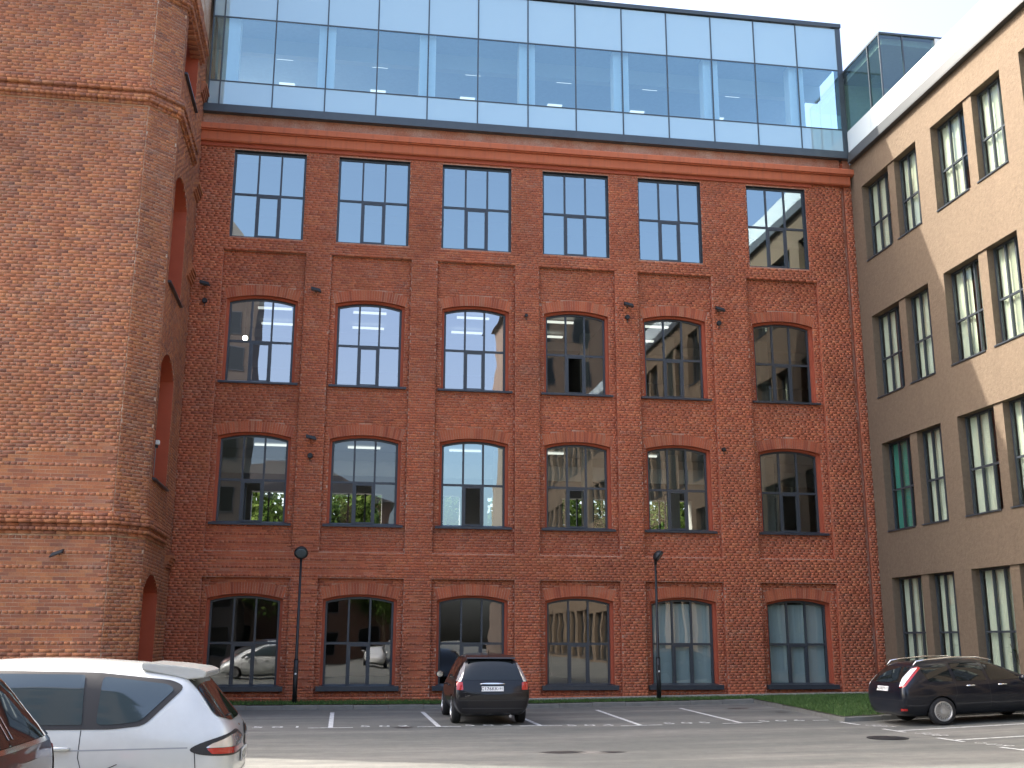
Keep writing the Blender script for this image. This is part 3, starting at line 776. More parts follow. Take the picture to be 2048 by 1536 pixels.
# ================================================================== TAN PLASTER BUILDING (wall plane x = 17.8, facing the yard)
pb = thing('plaster_building', 'tan plastered office wing with paired tall windows at right angles to the brick factory', 'building', (18.2, -25, .3))
WXP = 17.80
RZ = [(14.85, 17.63), (9.96, 12.83), (5.48, 8.39), (.75, 3.97)]
PAIRS = [(-.77 - 4.555 * i, -2.52 - 4.555 * i, -2.94 - 4.555 * i, -4.43 - 4.555 * i) for i in range(13)]
YEND = -62.0
def pwall():
    m = MB(); yb = {.0, YEND}; zb = {-.2, 18.78}
    holes = []
    for p in PAIRS:
        for a, b in ((p[0], p[1]), (p[2], p[3])):
            yb |= {a, b}
            for c, d in RZ: holes.append((b, a, c, d))
    for c, d in RZ: zb |= {c, d}
    yb = sorted(yb); zb = sorted(zb); DP = .34
    for i in range(len(yb) - 1):
        for j in range(len(zb) - 1):
            ym, zm = (yb[i] + yb[i + 1]) / 2, (zb[j] + zb[j + 1]) / 2
            if any(a < ym < b and c < zm < d for a, b, c, d in holes): continue
            pier = any(p[2] < ym < p[1] for p in PAIRS) and any(c < zm < d for c, d in RZ)
            x = WXP + (.05 if pier else 0)
            m.quad((x, yb[i + 1], zb[j]), (x, yb[i], zb[j]), (x, yb[i], zb[j + 1]), (x, yb[i + 1], zb[j + 1]))
            if pier: m.quad((WXP, yb[i + 1], zb[j + 1]), (WXP, yb[i], zb[j + 1]), (x, yb[i], zb[j + 1]), (x, yb[i + 1], zb[j + 1]))
    for a, b, c, d in holes:
        x1 = WXP + DP
        for yv in (a, b):
            x0 = WXP + (.05 if any(abs(yv - e) < 1e-6 for p in PAIRS for e in (p[1], p[2])) else 0)
            m.quad((x0, yv, c), (x1, yv, c), (x1, yv, d), (x0, yv, d))
        m.quad((WXP, a, d), (WXP, b, d), (x1, b, d), (x1, a, d)); m.quad((WXP, a, c), (WXP, b, c), (x1, b, c), (x1, a, c))
    m.build('wall', M_PLAST, pb)
pwall()
m = MB(); m.box(18.6, 30, YEND, -.02, 18.3, 18.6); m.build('roof_deck', M_CONC, pb)
m = MB(); m.box(30, 30.3, YEND, 0, -.2, 18.6); m.build('rear_wall', M_PLAST, pb)
m = MB(); m.box(17.8, 30, YEND - .3, YEND, -.2, 18.6); m.build('end_wall', M_PLAST, pb)
for zf in (.0, 4.3, 8.9, 13.4):
    m = MB(); m.box(18.2, 29.9, YEND + .1, -.05, zf, zf + .3); m.build('floor_slab', M_CEIL, pb)
m = MB(); m.box(24, 24.2, YEND + .1, -.05, .3, 18.3); m.build('inner_wall', M_INT, pb)
# flashing under the terrace parapet, and the parapet's glass panels
m = MB(); m.prism([(17.62, 18.74), (17.62, 18.80), (17.68, 19.165), (17.9, 19.165), (17.9, 18.74)], -.22, YEND, lambda u, w, d: (u, d, w)); m.build('grey_flashing', simple('flashing_metal', (.075, .082, .085), .5, .2, .1), pb)
pw = 1.72
for i in range(34):
    a, b = -.24 - pw * i - .008, -.24 - pw * (i + 1) + .008
    t = MB(); t.box(-.02, .02, -(a - b) / 2, (a - b) / 2, 0, .80)
    piece('parapet_panel', t.mesh('parapet_panel', M_PARA), pb, (17.70, (a + b) / 2, 19.172), (0, 0, random.gauss(0, .001)))
# windows of the wing
def pwin_frame(a, b, c, d, x):
    """frame between y=b..a (b<a), z=c..d at depth x; two mullions, transom"""
    m = MB(); T = .06; e = .07
    m.box(x, x + e, b, b + T, c, d); m.box(x, x + e, a - T, a, c, d); m.box(x, x + e, b + T, a - T, c, c + T); m.box(x, x + e, b + T, a - T, d - T, d)
    zt = c + (d - c) * .46
    m.box(x + .004, x + e - .004, b + T, a - T, zt - .03, zt + .03)
    w = a - b
    for f in (.36, .68): m.box(x - .003, x + e + .003, a - w * f - .03, a - w * f + .03, c + T, d - T)
    return m, zt
def wavy(y0, y1, z0, z1, x, amp=.05, per=.14):
    m = MB(); n = max(4, int(abs(y1 - y0) / (per / 4))); 
    P = [(x + amp * math.sin(2 * math.pi * q / 4.0 + .6 * math.sin(q * .7)), y0 + (y1 - y0) * q / n) for q in range(n + 1)]
    for q in range(n): m.quad((P[q][0], P[q][1], z0), (P[q + 1][0], P[q + 1][1], z0), (P[q + 1][0], P[q + 1][1], z1), (P[q][0], P[q][1], z1))
    return m
for pi, p in enumerate(PAIRS):
    for wi, (a, b) in enumerate(((p[0], p[1]), (p[2], p[3]))):
        for ri, (c, d) in enumerate(RZ):
            x = WXP + .25; fm, zt = pwin_frame(a, b, c, d, x); org = (x, (a + b) / 2, c)
            me = fm.mesh('window', M_FRAME); me.transform(Matrix.Translation(tuple(-v for v in org)))
            wv = win_part('window', me, pb, org)
            if pi < 3:
                w = a - b; ed = [a - .03, a - w * .36, a - w * .68, b + .03]
                for i3 in range(3):
                    for z0, z1 in ((c + .03, zt - .01), (zt + .01, d - .03)):
                        hw, hh = (ed[i3] - ed[i3 + 1]) / 2 - .01, (z1 - z0) / 2
                        t = MB(); t.quad((0, -hw, -hh), (0, hw, -hh), (0, hw, hh), (0, -hw, hh))
                        piece('pane', t.mesh('pane', G_PLASTER), wv, (x + .035, (ed[i3] + ed[i3 + 1]) / 2, (z0 + z1) / 2), (0, random.gauss(0, .002), random.gauss(0, .002)))
                rr = random.Random(pi * 17 + wi * 5 + ri)
                mat = M_TEAL if (pi, wi, ri) == (0, 0, 2) else M_CURT
                f = .46 + rr.random() * .20
                piece('curtain', wavy(a - .05, a - w * f, c + .08, d - .05, x + .14, .03).mesh('curtain', mat), wv)
                if rr.random() < .8 and ri != 3:
                    f2 = .62 + rr.random() * .2
                    piece('curtain', wavy(a - w * f2, b + .05, c + .08, d - .05, x + .14, .03).mesh('curtain', mat), wv)
                elif ri == 3:
                    piece('curtain', wavy(a - w * .45, b + .05, c + .08, d - .05, x + .16, .02).mesh('curtain', M_CURT), wv)
            else:
                t = MB(); t.quad((x + .035, b + .03, c + .03), (x + .035, a - .03, c + .03), (x + .035, a - .03, d - .03), (x + .035, b + .03, d - .03))
                piece('pane', t.mesh('pane', G_PLASTER), wv)
                piece('curtain', wavy(a - .05, a - (a - b) * .45, c + .08, d - .05, x + .14, .03, .3).mesh('curtain', M_CURT), wv)
            t = MB(); t.box(WXP - .035, x + .02, b + .003, a - .003, c - .035, c + .008); piece('sill', t.mesh('sill', M_FRAME), wv)
# house plants standing inside the ground-floor windows
leafq = []
def plant(label, x, y, z, h, spread, n, seed):
    rr = random.Random(seed); t = thing('house_plant', label, 'plant', (x, y, z), 'plants behind the ground floor windows')
    m = MB(); m.lathe([(.10, 0), (.13, .02), (.16, .26), (.14, .26)], 14, lambda a, b, c: (x + a, y + b, z + c)); m.build('pot', simple('clay_pot_%d' % seed, (.25, .12, .07), .8), t)
    st = MB(); lf = MB()
    for k in range(n):
        an = rr.random() * 6.28; rad = spread * rr.random() ** .6; hh = h * (.45 + .55 * rr.random())
        tip = Vector((x + rad * math.cos(an) * .7, y + rad * math.sin(an), z + .26 + hh)); base = Vector((x, y, z + .24))
        st.tube([base, base.lerp(tip, .55) + Vector((0, 0, .08)), tip], .008, 5)
        for q in range(5):
            a2 = rr.random() * 6.28; c0 = base.lerp(tip, .4 + .6 * rr.random()); L = .10 + .12 * rr.random()
            d = Vector((math.cos(a2), math.sin(a2), rr.uniform(-.4, .5))).normalized(); s = d.cross(Vector((0, 0, 1))).normalized() * L * .3
            lf.add([c0, c0 + d * L * .5 + s, c0 + d * L, c0 + d * L * .5 - s], [(0, 1, 2, 3)])
    st.build('stem', M_BARK, t); lf.build('leaves', M_PLANT, t, kind='stuff')
plant('leggy green plant in a clay pot behind the ground floor window nearest the brick corner', 18.42, -2.15, .35, 1.35, .38, 16, 1)
plant('bushy plant inside the second ground floor window of the tan wing', 18.42, -4.05, .35, 1.55, .40, 20, 2)
plant('tall dense dark green plant inside the third ground floor window of the tan wing', 18.45, -6.45, .35, 1.85, .55, 40, 3)

# ------------------------------------------------------------------ glass box at the start of the terrace
gb = thing('glass_terrace_room', 'greenish glass room with flat roof on the terrace of the tan wing', 'glass room', (19.5, -1.5, 19.2))
GT = 22.36
def pan(name, P, mat=None):
    m = MB(); m.quad(*P); return m.build(name, mat or G_TERR, gb)
pan('glass_panel', [(17.72, -2.05, 19.99), (17.72, -.25, 19.99), (17.72, -.25, GT), (17.72, -2.05, GT)])
pan('glass_panel', [(17.72, -2.87, 19.99), (17.72, -2.08, 19.99), (17.72, -2.08, GT), (17.72, -2.87, GT)])
for xa, xb in ((17.75, 18.55), (18.58, 19.75), (20.15, 21.3)):
    pan('glass_panel', [(xa, -2.9, 19.0), (xb, -2.9, 19.0), (xb, -2.9, GT), (xa, -2.9, GT)])
m = MB(); m.box(19.78, 20.12, -2.95, -2.6, 18.6, GT); m.build('post', M_WHITE, gb)
for x, y in ((17.71, -2.065), (17.72, -2.89), (18.565, -2.9)):
    m = MB(); m.box(x - .025, x + .025, y - .025, y + .025, 19.0, GT); m.build('mullion', M_BAND, gb)
m = MB(); m.box(17.70, 21.5, -2.95, .2, GT, GT + .07); m.build('roof', M_BAND, gb)
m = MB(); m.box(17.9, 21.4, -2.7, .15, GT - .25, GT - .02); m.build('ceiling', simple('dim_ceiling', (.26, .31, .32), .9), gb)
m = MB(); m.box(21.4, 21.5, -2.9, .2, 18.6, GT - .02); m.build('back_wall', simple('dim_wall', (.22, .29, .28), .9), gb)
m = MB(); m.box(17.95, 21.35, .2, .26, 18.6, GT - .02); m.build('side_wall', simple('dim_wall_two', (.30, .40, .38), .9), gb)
m = MB(); m.box(17.95, 21.35, -2.87, .2, 18.62, 18.7); m.build('floor', M_FLOOR, gb)

# ================================================================== BRICK TOWER (octagonal stair tower at the left)
tw = thing('brick_tower', 'massive old brick stair tower with chamfered corner and banded ledges at the left', 'tower', (-10, -3, .05))
TB, TC, TD = Vector((-5.65, -5.5, 0)), Vector((-4.95, -4.8, 0)), Vector((-4.95, -1.62, 0))
TLX = -20.2; TTOP = 29.5
SEGS = [(Vector((-11.0, -5.5, 0)), TB), (TB, TC), (TC, TD), (Vector((-4.985, -1.60, 0)), Vector((-4.985, .02, 0)))]
NICHE = [(-4.38, -2.05, .0, 3.22, .45), (-4.38, -2.05, 6.15, 9.28, .50), (-4.38, -2.05, 11.65, 14.6, .50), (-4.38, -2.05, 18.0, 20.6, .50)]
def niche_cut(z):
    for y0, y1, zb, zs, rise in NICHE:
        if zb < z < zs + rise:
            w = (y1 - y0) / 2; c = (y0 + y1) / 2
            if z <= zs: return (y0, y1)
            Ra = (w * w + rise * rise) / (2 * rise); zc = zs + rise - Ra; q = Ra * Ra - (z - zc) ** 2
            if q > 0: return (c - math.sqrt(q), c + math.sqrt(q))
    return None
BELTS = [(4.50, [(.05, 1), (.11, 1), (.07, 1), (.15, 2), (.11, 1)]), (16.30, [(.06, 1), (.13, 2), (.07, 1), (.16, 2)]), (19.75, [(.06, 1), (.14, 2), (.18, 1), (.24, 2)])]
belt_rows = []
for z0, steps in BELTS:
    z = z0
    for dep, nrow in steps:
        for _ in range(nrow): belt_rows.append((z, dep)); z += TCH
def in_belt(zm):
    return any(z - TCH * .02 < zm < z + TCH * 1.02 for z, _ in belt_rows)
tb = Bricks(TCH, TBL); tbb = Bricks(TCH, TBL)
for si, (P, Q) in enumerate(SEGS):
    U = (Q - P).normalized(); Nn = Vector((U.y, -U.x, 0)); L = (Q - P).length
    z = .08; k = si * 5
    while z < 21.5:
        zm = z + TCH / 2
        if not in_belt(zm) or si == 3:
            sp = [(0.004, L - .004, 0.0)]
            if si == 2:
                c = niche_cut(zm)
                if c: sp = subtract(sp, [(c[0] - P.y, c[1] - P.y)])
            tb.course_fill(P, U, Nn, z, sp, k, 4)
        z += TCH; k += 1
    if si < 3:
        for z, dep in belt_rows:
            e0 = 0 if si == 0 else dep * math.tan(R(22.5)); e1 = dep * math.tan(R(22.5)) if si < 2 else .0
            tbb.course_fill(P, U, Nn, z, [(-e0 + .003, L + e1 - .003, -dep)], 2 if int(z * 13) % 2 else 0, 3)
emit_bricks(tb, tw, M_TBRICK, 300, lambda c, v: c[1] < -5.4 and v[1] < 1300)
def belt_bricks():
    items = tbb.full + tbb.rest
    o = piece('belt_brickwork', boxes_to_mesh('belt_brickwork', items, M_TBRICK, .30), tw); o['kind'] = 'stuff'
belt_bricks()
def tower_core():
    m = MB(); MR = .005; s2 = MR * math.tan(R(22.5))
    A = Vector((TLX, -5.5 + MR, 0)); B = Vector((-5.65 - s2, -5.5 + MR, 0)); Cc = Vector((-4.95 - MR, -4.8 + s2, 0))
    z0, z1 = -.2, TTOP
    m.quad((A.x, A.y, z0), (B.x, B.y, z0), (B.x, B.y, z1), (A.x, A.y, z1))
    m.quad((B.x, B.y, z0), (Cc.x, Cc.y, z0), (Cc.x, Cc.y, z1), (B.x, B.y, z1))
    x = -4.95 - MR
    yb = [Cc.y, -4.38, -2.05, TD.y]; zb = [z0]
    for n in NICHE: zb += [max(n[2], z0 + .01), n[3] + n[4]]
    zb.append(z1)
    for i in range(3):
        for j in range(len(zb) - 1):
            if i == 1 and j % 2 == 1: continue
            m.quad((x, yb[i], zb[j]), (x, yb[i + 1], zb[j]), (x, yb[i + 1], zb[j + 1]), (x, yb[i], zb[j + 1]))
    for y0, y1, a, zs, rise in NICHE:
        w = (y1 - y0) / 2; c = (y0 + y1) / 2
        for q in range(14):
            u0, u1 = -w + 2 * w * q / 14, -w + 2 * w * (q + 1) / 14
            m.quad((x, c + u0, arc_z(u0, w, zs, rise)), (x, c + u1, arc_z(u1, w, zs, rise)), (x, c + u1, zs + rise), (x, c + u0, zs + rise))
    m.quad((x, TD.y, z0), (-4.99, TD.y, z0), (-4.99, TD.y, z1), (x, TD.y, z1))
    m.quad((-4.99, TD.y, z0), (-4.99, .05, z0), (-4.99, .05, z1), (-4.99, TD.y, z1))
    m.quad((TLX, -5.49, z0), (TLX, 4, z0), (TLX, 4, z1), (TLX, -5.49, z1))
    m.quad((TLX, 4, z0), (-5.03, 4, z0), (-5.03, 4, z1), (TLX, 4, z1)); m.quad((-4.99, .05, 19), (-5.03, 4, 19), (-5.03, 4, z1), (-4.99, .05, z1))
    m.add([(TLX, -5.49, z1), (-5.65, -5.49, z1), (-4.96, -4.8, z1), (-4.96, -1.62, z1), (-5.03, 4, z1), (TLX, 4, z1)], [(0, 1, 2, 3, 4, 5)])
    m.build('wall', M_TMORTAR, tw)
tower_core()
for ni, (y0, y1, a, zs, rise) in enumerate(NICHE):
    P0 = outline(y0, y1, a, zs, 0, 16, rise); m = MB(); x0, x1 = -4.955, -5.42
    for q in range(len(P0) - 1): m.quad((x0, *P0[q]), (x0, *P0[q + 1]), (x1, *P0[q + 1]), (x1, *P0[q]))
    m.add([(x1, y, z) for y, z in P0], [tuple(range(len(P0)))])
    m.build('niche', M_RED, tw)
    if ni:
        s = MB(); s.prism([(-5.42, a + .10), (-4.86, a - .02), (-4.86, a - .07), (-5.42, a - .07)], y0 - .05, y1 + .05, lambda u, w, d: (u, d, w)); s.build('niche_sill', M_SILL, tw)
# corbelled ends where the ledges meet the factory wall
for zc in (15.75, 12.95, 4.0, 19.2):
    for q in range(5):
        o_ = (.05, .09, .13, .17, .12)[q]
        m = MB(); m.box(-5.0, -4.98 + o_, -.95 + .02 * q, -.01, zc + TCH * q + .006, zc + TCH * (q + 1) - .006); m.build('corbel_brick', M_TBRICK, tw)
# ================================================================== CARS
class CarBody:
    """lofted body shell; x forward from the rear bumper, y left, z up"""
    def __init__(s, st, wheels, r, well_w, mat):
        m = MB(); nr = None
        for (x, zl, zm, zb, zt, wl, wm, wb, wt) in st:
            half = [(0, zl), (wl * .75, zl), (wl, zl + .05), (wm, zm), (wm * .995, zm + (zb - zm) * .55), (wb, zb), (wt + (wb - wt) * .42, zb + (zt - zb) * .60), (wt, zt - (zt - zb) * .10 - .012), (wt * .62, zt - .004), (0, zt)]
            ring = [(x, -y, z) for y, z in half] + [(x, y, z) for y, z in reversed(half[1:-1])]
            m.v += ring; nr = len(ring)
        n = len(st)
        for i in range(n - 1):
            for k in range(nr): m.f.append((i * nr + k, i * nr + (k + 1) % nr, (i + 1) * nr + (k + 1) % nr, (i + 1) * nr + k))
        for i in (0, n - 1):
            h = nr // 2
            for k in range(h): m.f.append((i * nr + k, i * nr + k + 1, i * nr + (nr - k - 1) % nr, i * nr + (nr - k) % nr) if k else (i * nr, i * nr + 1, i * nr + nr - 1))
        me = bpy.data.meshes.new('body'); me.from_pydata(m.v, [], [f for f in m.f if len(set(f)) >= 3]); me.validate()
        bm = bmesh.new(); bm.from_mesh(me)
        bmesh.ops.remove_doubles(bm, verts=bm.verts, dist=1e-5)
        bmesh.ops.recalc_face_normals(bm, faces=bm.faces); bm.to_mesh(me); bm.free()
        me.materials.append(mat); me.materials.append(M_TRIM)
        o = bpy.data.objects.new('tmp', me); COL.objects.link(o)
        sb = o.modifiers.new('s', 'SUBSURF'); sb.levels = 2; sb.render_levels = 2
        c = MB()
        for wx in wheels:
            for sg in (-1, 1): c.lathe([(r, -well_w / 2), (r, well_w / 2)], 28, lambda a, b, h, wx=wx, sg=sg: (wx + a, sg * (well_w / 2 + .52) + h, r * .88 + b))
        cm = c.mesh('cut', M_TRIM); co = bpy.data.objects.new('tmpc', cm); COL.objects.link(co)
        bo = o.modifiers.new('b', 'BOOLEAN'); bo.object = co; bo.operation = 'DIFFERENCE'; bo.solver = 'EXACT'; bo.material_mode = 'TRANSFER'
        bpy.context.view_layer.update(); dg = bpy.context.evaluated_depsgraph_get()
        bo.show_viewport = False; bpy.context.view_layer.update()
        ev0 = o.evaluated_get(bpy.context.evaluated_depsgraph_get()); mm = ev0.to_mesh()
        s.bvh = BVHTree.FromPolygons([v.co[:] for v in mm.vertices], [p.vertices[:] for p in mm.polygons]); ev0.to_mesh_clear()
        bo.show_viewport = True; bpy.context.view_layer.update()
        s.me = bpy.data.meshes.new_from_object(o.evaluated_get(bpy.context.evaluated_depsgraph_get())); s.me.shade_smooth(); s.me.name = 'body'
        bm = bmesh.new(); bm.from_mesh(s.me)
        for e in bm.edges:
            if len(e.link_faces) == 2 and e.calc_face_angle(0) > .9: e.smooth = False
        bm.to_mesh(s.me); bm.free()
        bpy.data.objects.remove(o); bpy.data.objects.remove(co)
    def hit(s, p, d):
        h = s.bvh.ray_cast(Vector(p), Vector(d)); return h[0], h[1]
    def project(s, name, poly, fn, d, mat, parent, lift=.005, grid=.07, thick=0, smooth=True):
        """poly (a,b) on a projection plane, fn(a,b)->start point, d ray; sheet hugging the body"""
        bm = bmesh.new(); vs = [bm.verts.new((a, b, 0)) for a, b in poly]; bm.faces.new(vs)
        A = [p[0] for p in poly]; B = [p[1] for p in poly]
        for lo, hi, ax in ((min(A), max(A), 0), (min(B), max(B), 1)):
            k = lo + grid
            while k < hi - grid * .3:
                co = [0, 0, 0]; co[ax] = k; no = [0, 0, 0]; no[ax] = 1
                bmesh.ops.bisect_plane(bm, geom=bm.verts[:] + bm.edges[:] + bm.faces[:], plane_co=co, plane_no=no); k += grid
        bmesh.ops.triangulate(bm, faces=bm.faces[:])
        dead = []
        for v in bm.verts:
            h, nrm = s.hit(fn(v.co.x, v.co.y), d)
            if h is None: dead.append(v); continue
            if nrm.dot(Vector(d)) > 0: nrm = -nrm
            v.co = h + nrm * lift
        if dead: bmesh.ops.delete(bm, geom=dead, context='VERTS')
        if thick:
            r = bmesh.ops.solidify(bm, geom=bm.faces[:], thickness=thick)
        bmesh.ops.recalc_face_normals(bm, faces=bm.faces)
        me = bpy.data.meshes.new(name); bm.to_mesh(me); bm.free(); me.materials.append(mat)
        dd = Vector(d)
        if sum(p.normal.dot(dd) * p.area for p in me.polygons) > 0: me.flip_normals()
        if smooth: me.shade_smooth()
        return obj(name, me, parent, local=True)
    def side(s, name, poly, sg, mat, parent, **kw): return s.project(name, poly, lambda a, b: (a, sg * 3, b), (0, -sg, 0), mat, parent, **kw)
    def rear(s, name, poly, mat, parent, **kw): return s.project(name, poly, lambda a, b: (-3, a, b), (1, 0, 0), mat, parent, **kw)
    def oblique(s, name, poly, sg, mat, parent, ang=45, **kw):      # a measured along the corner
        ca, sa = math.cos(R(ang)), math.sin(R(ang))
        d = Vector((ca, -sg * sa, 0)); t = Vector((sa, sg * ca, 0))   # t: towards the front along the side
        base = Vector((0, sg * .9, 0))
        return s.project(name, poly, lambda a, b: base - d * 4 + t * a + Vector((0, 0, b)), d, mat, parent, **kw)
def curve_poly(pts, n=6):
    """smooth closed outline (Catmull-Rom)"""
    out = []; N = len(pts)
    for i in range(N):
        p0, p1, p2, p3 = (Vector(pts[(i + k - 1) % N]) for k in range(4))
        for q in range(n):
            t = q / n; out.append(tuple(.5 * ((2 * p1) + (p2 - p0) * t + (2 * p0 - 5 * p1 + 4 * p2 - p3) * t * t + (3 * p1 - p0 - 3 * p2 + p3) * t ** 3)))
    return out
def round_poly(pts, r=.05, n=4):
    out = []; N = len(pts)
    for i in range(N):
        p, a, b = Vector(pts[i]), Vector(pts[i - 1]), Vector(pts[(i + 1) % N])
        rr = min(r, (a - p).length * .45, (b - p).length * .45)
        s, e = p + (a - p).normalized() * rr, p + (b - p).normalized() * rr
        for q in range(n + 1): t = q / n; out.append(tuple(s * (1 - t) ** 2 + p * 2 * t * (1 - t) + e * t * t))
    return out
def band_poly(pts, w):
    """thin closed band along an open polyline in the projection plane"""
    P = [Vector(p) for p in pts]; L = []; Rr = []
    for i, p in enumerate(P):
        t = (P[min(i + 1, len(P) - 1)] - P[max(i - 1, 0)]).normalized(); n = Vector((-t.y, t.x)) * w / 2
        L.append(tuple(p + n)); Rr.append(tuple(p - n))
    return L + Rr[::-1]
def wheel(parent, x, y, r, sg, spokes, rimr, width=.21, n=36):
    z = r
    t = MB(); prof = [(rimr, -width / 2), (r - .035, -width / 2), (r - .008, -width / 2 + .02), (r, -width / 2 + .045), (r, width / 2 - .045), (r - .008, width / 2 - .02), (r - .035, width / 2), (rimr, width / 2)]
    w = t.lathe(prof, n, lambda a, b, h: (x + a, y + sg * h, z + b), False).build('wheel', M_TYRE, None, True)
    w.parent = parent; w['_'] = 0; del w['_']
    m = MB(); m.lathe([(rimr + .004, width / 2 + .001), (rimr - .02, width / 2 + .006), (rimr - .035, width / 2 - .02), (rimr - .04, width / 2 - .07), (.04, width / 2 - .075)], n, lambda a, b, h: (x + a, y + sg * h, z + b), False)
    m.lathe([(rimr - .03, width / 2 - .085), (.01, width / 2 - .09)], n, lambda a, b, h: (x + a, y + sg * h, z + b)) if False else None
    rm = m.build('rim', M_RIM, None); rm.parent = w
    m = MB()
    for k in range(spokes):
        a = 2 * math.pi * k / spokes; ca, sa = math.cos(a), math.sin(a); hw = rimr * math.sin(math.pi / spokes) * .42
        def P(rr, s, h): return (x + rr * ca - s * sa, y + sg * h, z + rr * sa + s * ca)
        r0, r1 = .045, rimr - .012; h0, h1 = width / 2 - .012, width / 2 - .008
        m.add([P(r0, -hw * .5, h0), P(r1, -hw, h1), P(r1, hw, h1), P(r0, hw * .5, h0), P(r0, -hw * .5, h0 - .04), P(r1, -hw, h1 - .04), P(r1, hw, h1 - .04), P(r0, hw * .5, h0 - .04)],
              [(0, 1, 2, 3), (0, 4, 5, 1), (2, 6, 7, 3), (1, 5, 6, 2)])
    m.lathe([(.065, width / 2 - .03), (.06, width / 2 + .002), (.03, width / 2 + .006)], 14, lambda a, b, h: (x + a, y + sg * h, z + b))
    sp = m.build('spokes', M_RIM, None); sp.parent = w
    return w
def rear_plate(parent, x, z, text, tilt=0.0, w=.52, h=.112, y=0.0, cb=None):
    if cb:
        hs = [cb.hit((-3, yy, zz), (1, 0, 0))[0] for yy in (-.2, 0, .2) for zz in (z - .05, z + .05)]
        lo = min(q.x for q in hs if q.z < z); hi = min(q.x for q in hs if q.z > z)
        x = (lo + hi) / 2 - .014; tilt = math.atan2(hi - lo, .10)
    b = MB(); b.box(-.006, .006, -w / 2, w / 2, -h / 2, h / 2); p = b.build('number_plate', M_PLATE, None)
    p.parent = parent; p.location = (x, y, z); p.rotation_euler = (0, tilt, 0)
    rot = Matrix(((0, 0, -1, 0), (-1, 0, 0, 0), (0, 1, 0, 0), (0, 0, 0, 1)))
    for body, yy, sz in ((text[0], .075, .105), (text[1], -.185, .075)):
        flat_text('plate_text', body, (-.0085, yy, -.002), sz, rot, M_INK, p)
    return p
def ellipsoid(name, c, r, mat, parent, n=14):
    m = MB(); prof = [(math.sin(math.pi * i / 10) + 1e-4, -math.cos(math.pi * i / 10)) for i in range(11)]
    m.lathe(prof, n, lambda a, b, h: (c[0] + a * r[0], c[1] + b * r[1], c[2] + h * r[2])); o = m.build(name, mat, None, True); o.parent = parent; return o
def handle(parent, cb, x, z, sg, mat):
    h, n = cb.hit((x, sg * 3, z), (0, -sg, 0))
    y = h.y
    m = MB(); m.tube([(x - .11, y, z), (x - .09, y + sg * .035, z), (x, y + sg * .045, z + .004), (x + .09, y + sg * .035, z), (x + .11, y, z)], [.012, .017, .019, .017, .012], 8)
    o = m.build('door_handle', mat, None, True); o.parent = parent; return o

